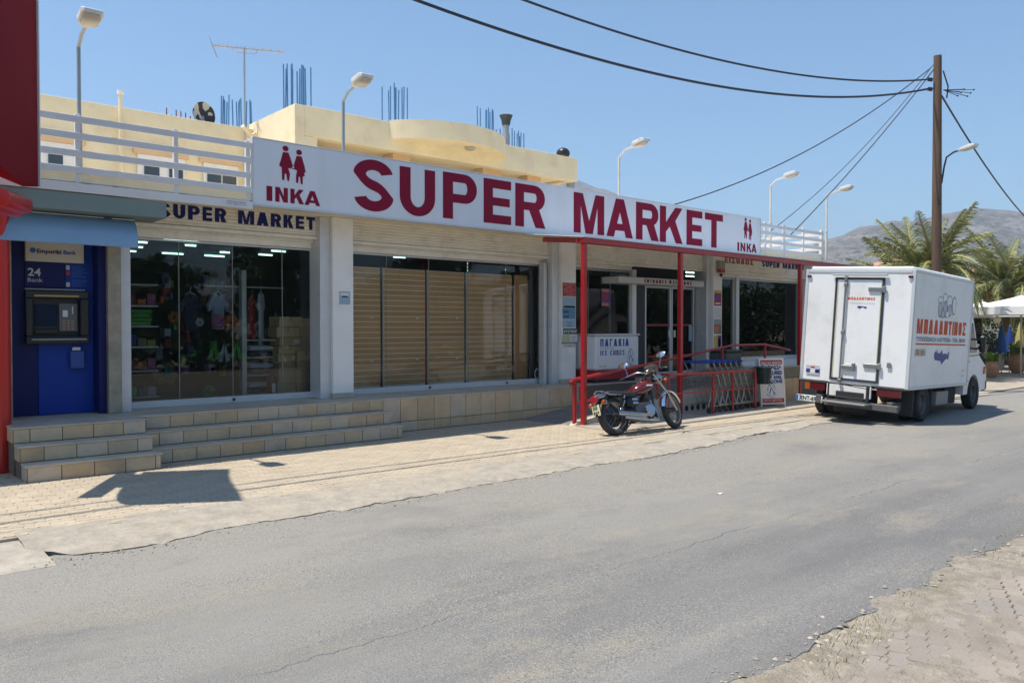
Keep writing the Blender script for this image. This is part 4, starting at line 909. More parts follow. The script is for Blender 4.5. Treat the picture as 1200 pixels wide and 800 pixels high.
part((14.4, 17.15, 9.55, 10.965, -.05, .55), 'landing', m_rampw, RP); part((15.25, 17.15, 9.52, 9.62, .551, .79), 'parapet', m_rampw, RP); part((15.22, 17.17, 9.50, 9.66, .791, .815), 'coping', m_tread, RP)
part((17.15, 21.3, 10.3, 10.965, -.05, .55), 'landing', m_rampw, RP)
for i in range(6):
    x = 15.3+i*.31
    part((x, x+.30, 9.535, 9.549, .02, .54), 'tile', random.choice(m_tiles), RP, b=.003)
pad = MB().bev(9.75, 17.6, 8.62, 9.56, -.05, .022, .01).build('concrete_pad', m_conc2); struct(pad)
m_rail_red = mat('red_enamel', (.38, .009, .012), .32, amt=.08, scale=4, dirt=(.30, .04, .03), dscale=3, damt=.5, coat=.3)
def rails(name, label, cat, specs, loc):
    r = empty(name, loc, label, cat)
    for nm, pts, rad in specs: MB().tube(pts, rad, 12).build(nm, m_rail_red, r, smooth=True)
    return r
yR = 9.765
def rz_(x): return .75+(x-9.9)*.56/4.8 if x < 14.7 else 1.31
sp = [('handrail', [(9.86, yR, .70), (9.83, yR, .74), (9.9, yR, .78), (10.9, yR, rz_(10.9)+.02)], .036), ('handrail', [(10.9, yR, rz_(10.9)+.02), (12.95, yR, rz_(12.95)), (14.7, yR, 1.31), (16.0, yR, 1.31), (17.05, yR, 1.16)], .024)]
sp += [('lower_rail', [(9.9, yR, .36), (14.3, yR, .86)], .018)]
for x in (9.93, 12.2, 14.35, 16.0): sp.append(('post', [(x, yR, max(0.02, min(.55, (x-9.9)*.122))), (x, yR, rz_(x)-.02)], .04 if x < 10 else .026))
sp.append(('panel_bar', [(12.2, yR, .9), (12.2, yR, 1.03)], .028))
rails('handrail', 'red sloping handrail climbing along the concrete ramp', 'handrail', sp, (12, yR, 0))
yT = 9.13
sp = [('top_rail', [(11.72, yT, .83), (14.55, yT, .81), (14.60, yT, .77), (14.60, yT, .02)], .026), ('middle_rail', [(11.72, yT, .47), (14.60, yT, .44)], .015), ('top_rail', [(11.72, yT, .83), (11.72, 9.7, .83)], .02)]
for x in (13.12, 13.78): sp.append(('post', [(x, yT, .02), (x, yT, .80)], .024))
sp.append(('post', [(11.74, yT, .02), (11.74, yT, .82)], .016))
rails('trolley_rail', 'low red tube railing standing in front of the shopping trolleys', 'railing', sp, (13, yT, 0))
cf = empty('canopy_frame', (13, 9.55, 0), 'tall red steel canopy frame on three posts before the entrance', 'frame')
for x in (9.93, 12.62, 17.10): part((x-.045, x+.045, 9.50, 9.59, 0, 3.14), 'post', m_rail_red, cf, b=.012)
part((9.87, 20.5, 9.50, 9.61, 3.141, 3.235), 'beam', m_rail_red, cf, b=.008)
M = frameM((9.90, 9.62, 3.15), (.27, 1, .11), (0, -.11, 1), (1, -.27, 0)); MB().bev(0, 1.28, 0, .09, -.05, .05, .01, M).build('side_beam', m_rail_red, cf)
M = frameM((17.05, 9.62, 3.15), (0, 1, .13), (0, -.13, 1), (1, 0, 0)); MB().bev(0, 1.18, 0, .09, -.05, .05, .01, M).build('side_beam', m_rail_red, cf)
MB().add([(9.86, 9.47, 3.240), (20.45, 9.47, 3.240), (20.45, 10.78, 3.385), (9.70, 10.78, 3.385), (9.86, 9.47, 3.252), (20.45, 9.47, 3.252), (20.45, 10.78, 3.397), (9.70, 10.78, 3.397)], [(3, 2, 1, 0), (4, 5, 6, 7), (0, 1, 5, 4), (1, 2, 6, 5), (2, 3, 7, 6), (3, 0, 4, 7)]).build('roof_sheet', m_white, cf)
# shopping trolleys
m_chrome = mat('trolley_wire', (.40, .39, .36), .4, .6); m_hand = mat('trolley_blue', (.02, .07, .35), .4)
def trolley():
    GW[0] = False; r = empty('shopping_trolley', (0, 0, 0), 'x', 'trolley', 'shopping trolleys nested behind the low red railing')
    b = MB(); n = 9
    def P(u, v, side):                                     # side panel: u along, v up
        w = .27-.07*u; return (-.42+.84*u, side*w, .42+.10*u+(.42-.10*u+.0)*v)
    for sd in (-1, 1):
        for i in range(n+1): b.tube([P(i/n, 0, sd), P(i/n, 1, sd)], .0035, 4)
        for j in range(5): b.tube([P(0, j/4, sd), P(1, j/4, sd)], .004, 4)
    for j in range(5): b.tube([P(1, j/4, -1), P(1, j/4, 1)], .004, 4); b.tube([P(0, j/4, -1), P(0, j/4, 1)], .0035, 4)
    for i in range(6):
        s_ = -1+2*i/5
        b.tube([(P(0, 0, 1)[0], s_*.27, .42), (P(1, 0, 1)[0], s_*.20, .52)], .0035, 4); b.tube([(.42, s_*.20, .52), (.42, s_*.2, .84)], .0035, 4)
    b.build('basket', m_chrome, r)
    f = MB()
    for sd in (-1, 1): f.tube([(-.52, sd*.27, .98), (-.42, sd*.27, .84), (-.10, sd*.26, .16), (.45, sd*.2, .12)], .012, 6); f.tube([(-.36, sd*.27, .45), (-.48, sd*.27, .12)], .012, 6); f.tube([(-.48, sd*.27, .14), (.0, sd*.25, .12)], .012, 6)
    f.tube([(.45, -.2, .12), (.45, .2, .12)], .012, 6); f.build('frame', m_chrome, r)
    MB().tube([(-.53, -.29, .99), (-.53, .29, .99)], .021, 8).ball((-.53, -.29, .99), .028, 6).ball((-.53, .29, .99), .028, 6).build('handle', m_hand, r, smooth=True)
    for x, y in ((-.46, -.27), (-.46, .27), (.43, -.2), (.43, .2)):
        MB().lathe([(.02, -.016), (.055, -.016), (.06, 0), (.055, .016), (.02, .016)], 12, Matrix.Translation((x, y, .06)) @ Matrix.Rotation(PI/2, 4, 'X')).build('wheel', m_blk, r)
    GW[0] = True; return r
t0 = trolley(); od = ['rearmost left', 'second', 'third', 'fourth', 'fifth', 'sixth', 'last right hand']
for i in range(7):
    o = t0 if i == 0 else dup(t0, (0, 0, 0), 0)
    o.location = (13.50+i*.19, 9.44, .022); o.rotation_euler = (0, 0, 0); o['label'] = '%s nested shopping trolley with blue handle behind the low railing' % ('left end' if i == 0 else 'right end' if i == 6 else ['', 'second from left', 'third from left', 'middle', 'third from right', 'second from right'][i])
# A-board
ab = empty('sandwich_board', (15.15, 9.1, .022), 'white A-board with red borders advertising ice cubes', 'sign board')
ang = .10; bw, bh = .62, 1.02
ub = Vector((.93, -.37, 0)).normalized(); nb = Vector((-.37, -.93, 0)).normalized()
for sgn in (1, -1):
    n2 = (nb*sgn*math.cos(ang)+Vector((0, 0, math.sin(ang)))); v2 = (Vector((0, 0, 1))*math.cos(ang)-nb*sgn*math.sin(ang)); base = Vector((14.98, 9.33, .022))+nb*sgn*.14
    u2 = ub*sgn; b0 = base if sgn == 1 else base+ub*bw
    F = frameM(b0, u2, v2, n2)
    pb = MB().box(.03, bw-.03, .06, bh-.03, 0, .012, F).build('board', m_ice, ab)
    fm = MB(); fm.box(0, .03, 0, bh, -.01, .02, F); fm.box(bw-.03, bw, 0, bh, -.01, .02, F); fm.box(.031, bw-.031, bh-.029, bh, -.01, .02, F); fm.box(.031, bw-.031, .05, .079, -.01, .02, F); fm.build('frame', m_white, ab)
    if sgn == 1:
        Q = lambda x, z, d=.013: F @ Matrix.Translation((x, z, d))
        MB().box(.035, bw-.035, .87*bh, .96*bh, .0125, .014, F).build('red_band', m_p['red'], pb); MB().box(.035, bw-.035, .08, .17, .0125, .014, F).build('red_band', m_p['red'], pb)
        T('ΕΔΩ ΘΑ ΒΡΕΙΤΕ', Q(.06, .90, .0145), .045, m_white, pb, width=.5, bold=.03)
        for t_, zz, hh in (('ΠΑΓΑΚΙΑ', .78, .085), ('ICE CUBES', .675, .075), ('EISWÜRFEL', .58, .065), ('GLAÇONS', .495, .065)): T(t_, Q(.05, zz), hh, m_bl, pb, width=.52, bold=.07)
        T('ΠΑΓΟΣ ΚΡΗΤΗΣ', Q(.07, .105, .0145), .05, m_white, pb, width=.46)
        splash(0, 0, 0, .55, m_bl, pb, Q(.18, .20, .0128))
gb = empty('waste_bin', (14.8, 9.25, 0), 'dark green waste bin hanging beside the A-board', 'bin')
m_dg = mat('dark_green_plastic', (.012, .03, .026), .5, amt=.1, scale=5)
MB().loft([(0, 0, 0, .11, .10, 4), (.33, 0, 0, .14, .13, 4)], 16, Matrix.Translation((14.82, 9.16-.09, .52)) @ Matrix.Rotation(-PI/2, 4, 'Y')).build('bucket', m_dg, gb, smooth=True)
part((14.66, 14.98, 8.92, 9.22, .851, .875), 'rim', m_dg, gb); MB().tube([(14.66, 9.14, .70), (14.61, 9.13, .70)], .015, 6).build('bracket', m_blk, gb)
db = empty('storage_bin', (14.95, 9.85, .555), 'dark grey square bin on the landing behind the red handrail', 'bin')
m_dgy = mat('dark_grey_plastic', (.06, .075, .075), .5, amt=.08, scale=4)
MB().bev(14.62, 15.20, 9.84, 10.30, .555, 1.16, .03).build('body', m_dgy, db); part((14.60, 15.22, 9.82, 10.32, 1.161, 1.21), 'lid', m_dgy, db, b=.02); part((14.70, 15.12, 9.832, 9.839, .70, 1.0), 'panel', m_blk, db)
# ================================================================== ON THE ROOF
m_galv = mat('galvanised', (.34, .37, .39), .45, .4, amt=.08, scale=6); m_lampw = mat('lamp_housing', (.66, .64, .60), .5, amt=.06, scale=10, dirt=(.4, .36, .3), dscale=8, damt=.5); m_lens = mat('lamp_lens', (.50, .46, .40), .25)
def roof_lamp(x, label, z0=3.58, top=5.28, rz=0., m=m_galv):
    r = empty('roof_lamp', (x, 11.0, z0), label, 'lamp', 'street lamps along the roof edge', rz); GW[0] = False; h = top-z0; K = .70
    MB().tube([(0, 0, 0), (0, 0, h*.45)], .033, 10).tube([(0, 0, h*.45), (0, 0, h)], .024, 10).tube([(0, .005, h-.01), (0, -.16, h+.11), (0, -.42, h+.16)], .021, 8).build('pole', m, r, smooth=True)
    MB().lathe([(.045, 0), (.045, .03), (.034, .035)], 10, Matrix.Translation((0, 0, h*.45-.015))).build('collar', m, r)
    Mh = Matrix.Translation((0, -.36, h+.15)) @ Matrix.Rotation(-PI/2-.0, 4, 'Z') @ Matrix.Rotation(-.2, 4, 'Y') @ Matrix.Scale(K, 4)
    MB().loft([(0, 0, 0, .05, .045, 3), (.06, 0, .01, .10, .055, 6), (.14, 0, .02, .165, .065, 8), (.46, 0, .02, .175, .06, 8), (.54, 0, 0, .14, .025, 7)], 18, Mh).build('head', m_lampw, r, smooth=True)
    MB().loft([(.12, 0, -.04, .10, .02, 4), (.20, 0, -.055, .14, .045, 4), (.42, 0, -.055, .14, .045, 4), (.50, 0, -.035, .11, .02, 4)], 14, Mh).build('lens', m_lens, r, smooth=True)
    GW[0] = True; return r
for x, lab, tp, mm in ((2.46, 'grey roof lamp nearest to the red pillar, leftmost of five', 5.17, m_galv), (6.12, 'roof lamp rising behind the first letters of the long sign', 5.17, m_galv), (12.48, 'roof lamp rising behind the word MARKET', 5.2, m_lampw), (18.24, 'roof lamp at the left post of the right railing', 5.28, m_lampw), (21.1, 'roof lamp at the far right corner of the roof', 5.27, m_lampw)): roof_lamp(x, lab, top=tp, m=mm)
m_rebar = mat('blue_rebar', (.09, .25, .50), .6, amt=.15, scale=6)
def rebar(x0, x1, y, z0, z1, n, label):
    r = empty('rebar_bundle', ((x0+x1)/2, y, z0), label, 'rebar')
    for k in range(n):
        x = x0+(x1-x0)*(k+random.uniform(-.3, .3))/(n-1); yy = y+random.choice((0, .25))+random.uniform(-.03, .03); x += -.12 if yy > y+.1 else 0; dx = random.uniform(-.03, .03)
        MB().tube([(x, yy, z0-.1), (x+dx, yy, z1-random.uniform(0, .14))], .016 if n > 5 else .012, 5).build('rod', m_rebar, r)
rebar(7.06, 7.62, 17.95, 6.17, 6.98, 14, 'blue rebar bundle beside the television aerial'); rebar(7.85, 8.36, 16.4, 6.2, 7.52, 14, 'tall blue rebar bundle above the corner of the upper floor')
rebar(10.40, 10.86, 16.4, 6.2, 7.55, 10, 'blue rebar bundle behind the rounded roof canopy'); rebar(13.32, 13.80, 16.4, 6.2, 7.55, 9, 'blue rebar bundle just left of the flue pipe'); rebar(14.05, 14.85, 16.4, 6.2, 7.12, 12, 'short blue rebar bundle right of the flue pipe')
m_rrod = mat('rusty_rod', (.28, .05, .06), .8)
for x0, x1, lab in ((2.55, 2.85, 'short rusty rods on the roof edge near the pillar'), (5.7, 6.2, 'short rusty rods left of the satellite dish')):
    r = empty('rusty_rods', (x0, 17.9, 6.15), lab, 'rebar')
    for k in range(6): x = x0+(x1-x0)*k/5; MB().tube([(x, 17.9, 6.1), (x, 17.9, 6.36+random.uniform(-.1, .06))], .013, 5).build('rod', m_rrod, r)
fl = empty('flue_pipe', (13.75, 16.1, 6.3), 'grey metal flue with a dark cap between two rebar bundles', 'chimney')
MB().lathe([(.10, 0), (.10, .85)], 16, Matrix.Translation((13.78, 16.1, 5.95))).lathe([(.08, 0), (.08, .3)], 16, Matrix.Translation((13.78, 16.1, 6.8))).build('pipe', m_galv, fl, smooth=True)
MB().lathe([(.10, 0), (.12, .08), (.12, .12), (.16, .22), (.18, .26), (.04, .29)], 18, Matrix.Translation((13.78, 16.1, 7.02))).build('cap', mat('dark_metal', (.06, .07, .08), .5, .4), fl, smooth=True)
vp = empty('vent_ball', (15.75, 15.65, 6.3), 'black round roof vent at the right corner of the upper floor', 'vent')
MB().ball((15.7, 15.9, 6.52), .19, 12, (1, 1, .85)).build('ball', m_blk, vp, smooth=True); MB().lathe([(.08, 0), (.08, .2)], 12, Matrix.Translation((15.7, 15.9, 6.25))).build('neck', m_blk, vp)
dp = empty('roof_pipe', (16.2, 16.2, 3.6), 'grey pipe standing just right of the upper floor', 'pipe')
MB().tube([(16.0, 15.9, 3.58), (16.0, 15.9, 5.9)], .12, 14).build('pipe', m_galv, dp, smooth=True); MB().tube([(16.0, 15.9, 5.2), (16.0, 15.9, 5.32)], .135, 14).build('band', m_stain, dp)
vpp = empty('vent_pipe', (4.5, 17.5, 3.6), 'thin cream vent pipe on the upper wall left of the dish', 'pipe'); MB().tube([(4.66, 17.45, 3.6), (4.66, 17.45, 6.42)], .04, 10).build('pipe', m_cream, vpp, smooth=True); MB().tube([(4.66, 17.45, 6.42), (4.66, 17.45, 6.48)], .065, 10).build('cap', m_white, vpp)
an = empty('tv_aerial', (7.25, 17.5, 3.6), 'long comb shaped television aerial on a thin mast', 'aerial')
m_an = mat('aerial_alu', (.45, .45, .47), .4, .5); m_anr = mat('aerial_pink', (.5, .28, .25), .6)
MB().tube([(7.26, 17.5, 3.58), (7.26, 17.5, 7.95)], .022, 8).build('mast', m_an, an); MB().tube([(6.6, 17.7, 7.90), (8.12, 17.3, 7.98)], .016, 6).tube([(7.0, 17.6, 7.93), (7.05, 17.6, 7.83), (7.5, 17.45, 7.84), (7.55, 17.45, 7.95)], .009, 5).build('boom', m_an, an)
for k in range(17):
    t = k/16; x, y, z = 6.65+1.45*t, 17.69-.38*t, 7.905+.075*t; MB().tube([(x-.04, y-.13, z), (x+.04, y+.13, z)], .008, 4).tube([(x, y, z-.012), (x, y, z+.05)], .007, 4).build('element', m_anr if k % 2 else m_an, an)
MB().tube([(6.62, 17.7, 7.9), (6.56, 17.72, 8.08)], .008, 5).tube([(6.62, 17.7, 7.9), (6.72, 17.68, 7.65)], .014, 5).build('reflector', m_an, an)
ds = empty('satellite_dish', (6.4, 17.7, 6.1), 'round satellite dish with flaking black paint on the roof edge', 'dish')
Md = Matrix.Translation((6.44, 17.75, 6.36)) @ Matrix.Rotation(.25, 4, 'Z') @ Matrix.Rotation(PI/2, 4, 'X')
dm = bpy.data.materials.new('flaking_black'); dm.use_nodes = True; MATS['flaking_black'] = dm
nn = dm.node_tree.nodes; ll = dm.node_tree.links; tn = nn.new('ShaderNodeTexNoise'); tn.inputs['Scale'].default_value = 3.4; gp = nn.new('ShaderNodeNewGeometry'); ll.new(gp.outputs['Position'], tn.inputs[0])
rp = nn.new('ShaderNodeValToRGB'); rp.color_ramp.interpolation = 'CONSTANT'; rp.color_ramp.elements[0].color = (.025, .022, .03, 1); rp.color_ramp.elements[1].position = .52; rp.color_ramp.elements[1].color = (.5, .48, .45, 1); ll.new(tn.outputs[0], rp.inputs[0]); ll.new(rp.outputs[0], nn['Principled BSDF'].inputs['Base Color'])
MB().lathe([(.001, -.05), (.10, -.045), (.2, -.02), (.28, .015), (.28, .005), (.2, -.035), (.1, -.06), (.001, -.066)], 28, Md).build('dish', dm, ds, smooth=True)
MB().tube([(6.44, 17.8, 6.1), (6.44, 17.8, 6.34)], .025, 8).build('stand', m_galv, ds)
fl2 = empty('floodlight', (7.4, 17.3, 6.1), 'small pale floodlight brackets at the wall junction behind the sign', 'lamp')
MB().tube([(7.42, 17.5, 5.5), (7.42, 17.5, 6.0)], .03, 8).tube([(7.42, 17.5, 6.0), (7.15, 17.35, 6.16)], .045, 8).tube([(7.42, 17.5, 6.0), (7.72, 17.35, 6.2)], .05, 8).build('bracket', m_cream, fl2, smooth=True)
# ================================================================== RED TOTEM SIGN
TO = empty('totem_sign', (1.62, 11.1, 0), 'tall dark red roadside sign box on a red pole at the left edge', 'sign')
m_tr = mat('totem_red', (.19, .003, .010), .7, spec=.12, amt=.05, scale=2); m_tr2 = mat('totem_bright_red', (.50, .02, .015), .3, amt=.06, scale=3)
MB().lathe([(.17, 0), (.17, .03), (.07, .035)], 16, Matrix.Translation((1.60, 11.05, 0))).build('base_plate', m_tr2, TO)
MB().tube([(1.60, 11.05, 0), (1.60, 11.05, 3.3)], .115, 18).build('pole', m_tr2, TO, smooth=True)
uu = Vector((-.5, -.866, 0)); nn_ = Vector((.866, -.5, 0)); Ft = frameM((1.84, 10.5, 3.05), uu, (0, 0, 1), -nn_)
def rr(w, h, tl=.1):
    p = [(0, 0)]; p += arc(w-1.25, 1.0, 1.25, 1.0, -90, 0, 12); return p + [(w, 3.2), (w*.8, 2.98), (w*.6, 2.72), (w*.4, 2.46), (w*.2, 2.26), (0, 2.14)]
    p += [(w*.62, h+.14), (w*.3, h+.10), (0, h)]; return p
MB().prism([[(a, b+.26) for a, b in rr(1.85, 2.45)]], .16, Ft @ Matrix.Translation((0, 0, -.08))).build('sign_panel', m_tr, TO)
part_edge = MB().box(-.03, -.001, .27, 2.38, -.10, .10, Ft).build('edge_trim', m_alu, TO)
MB().loft([(-.03, 0, .16, .05, .05, 3), (0, 0, .16, .09, .085, 3), (.35, 0, .15, .11, .10, 3), (1.4, 0, .15, .11, .10, 3)], 16, Ft).build('bottom_moulding', m_tr2, TO, smooth=True)
MB().loft([(.12, 0, .0, .06, .05, 3), (.3, 0, -.04, .09, .09, 3), (.9, 0, -.04, .09, .09, 3)], 14, Ft).build('clamp', m_tr2, TO, smooth=True)
# ================================================================== BOX TRUCK
GW[0] = False
TK = empty('box_truck', (15.29, 6.97, -.035), 'white box truck parked at the kerb with dark step on its back door', 'truck', rz=.066)
m_tw = mat('truck_white', (.84, .84, .83), .38, amt=.03, scale=1.5, dirt=(.62, .60, .55), dscale=1.7, damt=.5, coat=.1); m_tyre = mat('tyre_rubber', (.03, .03, .032), .85, amt=.15, scale=8); m_blk2 = mat('dark_underbody', (.03, .03, .03), .8)
m_gask = mat('door_gasket', (.03, .035, .05), .6); m_gy = mat('gasket_cream', (.6, .58, .35), .6); m_steel = mat('steel_fitting', (.27, .28, .285), .35, .6); m_tail = mat('tail_lens', (.10, .004, .008), .25); m_amb = mat('amber_lens', (.38, .085, .008), .25)
BM = Matrix.Translation((-.9, -.90, .631)) @ Matrix.Rotation(.024, 4, 'Y') @ Matrix.Rotation(.050, 4, 'X')
BXL, BXW, BXH = 3.37, 1.975, 2.107
tb = lambda b6, name, m, par=None, b=.006: MB().bev(*b6, b, BM).build(name, m, par or TK)
box = tb((0, BXL, 0, BXW, 0, BXH), 'cargo_box', m_tw, b=.02)
for (x0, x1, y0, y1, z0, z1) in ((-.012, .05, -.012, .05, 0, BXH+.01), (-.012, .05, BXW-.05, BXW+.012, 0, BXH+.01), (-.012, .05, .051, BXW-.051, BXH-.05, BXH+.012), (.051, BXL+.01, -.012, .03, BXH-.04, BXH+.012), (.051, BXL+.01, -.012, .03, -.012, .05), (BXL-.04, BXL+.012, -.012, .03, .051, BXH-.041)): tb((x0, x1, y0, y1, z0, z1), 'edge_trim', mat('truck_trim', (.60, .63, .64), .35, .2), box)
tb((.05, BXL, .05, BXW-.05, BXH+.013, BXH+.07), 'roof_panel', m_tw, box, .03)
door = tb((-.016, -.001, .545, 1.36, .10, 1.93), 'rear_door', m_tw, b=.004)
for (y0, y1, z0, z1) in ((.505, .545, .06, 1.97), (1.36, 1.40, .06, 1.97), (.546, 1.359, .06, .10), (.546, 1.359, 1.93, 1.97)): tb((-.022, -.001, y0, y1, z0, z1), 'gasket', m_gask, door, .003)
for y0 in (.549, 1.340): tb((-.024, -.017, y0, y0+.014, .11, 1.92), 'gasket_edge', m_gy, door, .001)
rod = MB().tube([BM @ Vector((-.055, 1.19, .02)), BM @ Vector((-.055, 1.19, 2.0))], .018, 10).build('locking_bar', m_steel, door, smooth=True)
for z in (.05, .95, 1.83, 1.95): tb((-.075, -.017, 1.16, 1.22, z-.035, z+.035), 'bracket', m_steel, rod)
tb((-.06, -.02, .45, 1.45, 2.0, 2.035), 'rain_rail', mat('grey_rail', (.4, .43, .45), .4), box)
for z in (1.72, .33):
    h_ = tb((-.045, -.017, .50, .78, z, z+.075), 'hinge', m_steel, door); tb((-.06, -.023, .47, .52, z-.02, z+.095), 'knuckle', m_steel, h_)
hn = tb((-.07, -.03, .95, 1.18, .30, .345), 'handle', m_steel, door); tb((-.075, -.018, .93, .98, .26, .40), 'catch', m_steel, hn); tb((-.03, -.017, .9, 1.15, .24, .37), 'catch_plate', mat('catch_grey', (.55, .55, .56), .4), hn)
Fr = lambda y, z, d=.018: BM @ frameM((-d, y, z), (0, -1, 0), (0, 0, 1), (-1, 0, 0))
word('ΜΠΑΛΑΝΤΙΝΟΣ', Fr(1.15, 1.56), .50, .05, mat('brick_red_print', (.62, .095, .025), .6, spec=.2), door, .001, .24, .2, .1, joined=True)
o = ftext('ΤΥΠΟΠΟΙΗΣΗ ΑΛΕΥΡΩΝ', Fr(1.14, 1.49), .022, m_p['lines'], door, width=.48)
MB().prism([[(0, .02), (.05, 0), (.10, .03), (.16, .0), (.18, .035), (.09, .045), (.02, .05)][::1]], .001, Fr(.97, 1.40)).build('island_emblem', m_bl, door)
for y, z in ((1.93, 1.99), (.09, 1.99)): MB().ball(BM @ Vector((-.02, y-.02, z)), .045, 8, (.5, 1, .6)).build('marker_lamp', m_tail, box, smooth=True)
st = MB().prism([[(0, 0), (.26, 0), (.26, .17), (0, .17)]], .002, Fr(1.86, .12, .013)).build('sticker', mat('sticker_grey', (.5, .52, .56), .5), box)
for k, (a, b) in enumerate(((.0, .08), (.09, .17), (.18, .26))): MB().prism([[(a, .03), (b, .03), (b, .10), (a, .10)]], .001, Fr(1.86, .12, .0145)).build('sticker_print', (m_bl, m_ice, m_navy)[k], st)
MB().prism([[(a, .12) for a in (.09, .17)]+[(.17, .15), (.09, .15)]], .001, Fr(1.86, .12, .0145)).build('sticker_print', m_p['red'], st)
fcap = MB().box(-.03, -.013, .30, .37, .36, .45, BM).build('lock_plate', m_steel, box)
# side print
Fs = lambda x, z, d=.0015: BM @ frameM((x, -d, z), (1, 0, 0), (0, 0, 1), (0, -1, 0))
m_pr = MATS['brick_red_print']; word('ΜΠΑΛΑΝΤΙΝΟΣ', Fs(.24, 1.0), 2.84, .265, m_pr, box, .001, .30, .22, .06)
m_gp = mat('grey_side_print', (.25, .29, .36), .5)
ftext('ΤΥΠΟΠΟΙΗΣΗ ΑΛΕΥΡΩΝ - ΤΗΛ. 28310', Fs(.24, .865), .075, m_gp, box, width=2.8, bold=.05)
MB().prism([[(0, 0), (2.84, 0), (2.84, .028), (0, .028)]], .001, Fs(.24, .80)).build('underline', m_pr, box)
m_ln = mat('outline_navy', (.04, .05, .10), .5); m_lf = mat('rusk_grey', (.45, .48, .53), .5)
rusks = [(.12, .30, .15, .09), (.12, .14, .13, .15), (.36, .36, .14, .10), (.40, .16, .13, .16), (.62, .30, .16, .13), (.66, .14, .12, .12), (.90, .24, .12, .18), (.26, .06, .10, .08), (.52, .06, .1, .07)]
for i, (cx, cz, rx, rz2) in enumerate(rusks):
    e = lambda s_: [(cx+rx*s_*math.cos(2*PI*k/18)*(1+.1*math.sin(3*2*PI*k/18+i)), cz+rz2*s_*math.sin(2*PI*k/18)) for k in range(18)]
    F = Fs(1.30, 1.33, .001+i*.0007); MB().prism([e(.90)], .0003, F).build('loaf_drawing', m_lf if i % 2 else m_tw, box); MB().prism([e(1.), e(.88)], .0005, F).build('loaf_outline', m_ln, box)
MB().prism([[(0, .16), (.05, .24), (.12, .20), (.14, .28), (.2, .20), (.33, .20), (.42, .26), (.5, .18), (.62, .2), (.75, .17), (.82, .24), (.86, .2), (.84, .08), (.70, .09), (.6, .05), (.45, -.02), (.38, .05), (.2, .06), (.05, .07)][::-1]], .001, Fs(1.25, .45)).build('island_emblem', m_bl, box)
for k in range(7): MB().prism([[(k*.08, .0+.03*(k % 2)), (k*.08+.07, .03), (k*.08+.04, .16), (k*.08-.02, .12)]], .001, Fs(.24, .58)).build('herb_drawing', (m_p['green'], m_p['orange'], m_p['lines'])[k % 3], box)
ftext('Μ.Β.', Fs(2.98, .27), .05, m_gp, box); ftext('No 1', Fs(2.98, .17), .05, m_ln, box)
# rear lamps, plate, bumper and step
for y0, y1 in ((.12, .52), (1.47, 1.86)):
    l_ = tb((-.02, .08, y0, y1, -.17, -.03), 'tail_lamp', m_tail); tb((-.024, .0, (y0 if y0 < 1 else y1-.10)+.0, (y0+.10 if y0 < 1 else y1), -.165, -.035), 'indicator', m_amb if y0 > 1 else m_tail, l_, .003)
    tb((-.03, .1, y0-.1 if y0 < 1 else y0-.02, y1+.04 if y0 < 1 else y1+.1, -.028, .0), 'lamp_guard', m_blk2, l_)
tb((-.01, .03, .62, 1.44, -.24, -.02), 'number_board', m_tw)
pl = tb((-.09, -.075, 1.47, 1.99, -.40, -.28), 'number_plate', mat('plate_white', (.75, .75, .72), .4)); tb((-.093, -.0905, 1.945, 1.988, -.398, -.282), 'blue_band', MATS['mid_blue'], pl, .001)
ftext('XNT-6998', Fr(1.93, -.375, .0915), .078, m_blk, pl, width=.44, bold=.03)
bs = MB(); bs.bev(-.14, -.02, .10, 1.42, -.42, -.30, .01, BM); bs.bev(-.1, .6, .2, .3, -.4, -.25, .005, BM); bs.bev(-.1, .6, 1.5, 1.6, -.4, -.25, .005, BM); bs.build('rear_bumper', mat('bumper_grey', (.10, .10, .10), .6, amt=.2, scale=9), TK)
sp_ = MB().bev(-.46, -.141, .54, 1.36, -.345, -.31, .008, BM)
stp = sp_.build('step_plate', mat('step_steel', (.16, .165, .17), .5, .3), TK)
P_ = lambda x, y, z: BM @ Vector((x, y, z))
fr2 = MB()
for y in (.62, 1.34): fr2.tube([P_(-.16, y, -.34), P_(-.16, y, .0)], .016 if y > 1 else .03, 6)
fr2.tube([P_(-.16, .62, 0), P_(-.16, 1.34, 0)], .014, 6).tube([P_(-.16, .60, -.05), P_(-.1, 1.5, .02)], .008, 6).tube([P_(-.16, .62, -.24), P_(-.16, 1.34, -.24)], .014, 6); fr2.build('step_frame', m_blk2, TK)
tb((.1, 3.2, .3, .42, -.22, -.02), 'chassis_rail', m_blk2); tb((.1, 3.2, 1.55, 1.67, -.22, -.02), 'chassis_rail', m_blk2); tb((.15, 3.3, .1, 1.9, -.055, -.005), 'floor_beams', m_blk2)
tb((1.75, 2.45, .06, .5, -.36, -.1), 'side_locker', mat('locker_grey', (.28, .28, .27), .5)); tb((2.5, 3.2, .15, .6, -.38, -.06), 'fuel_tank', m_blk2)
tb((-.02, .6, .7, 1.3, -.55, -.1), 'axle_housing', m_blk2, b=.05)
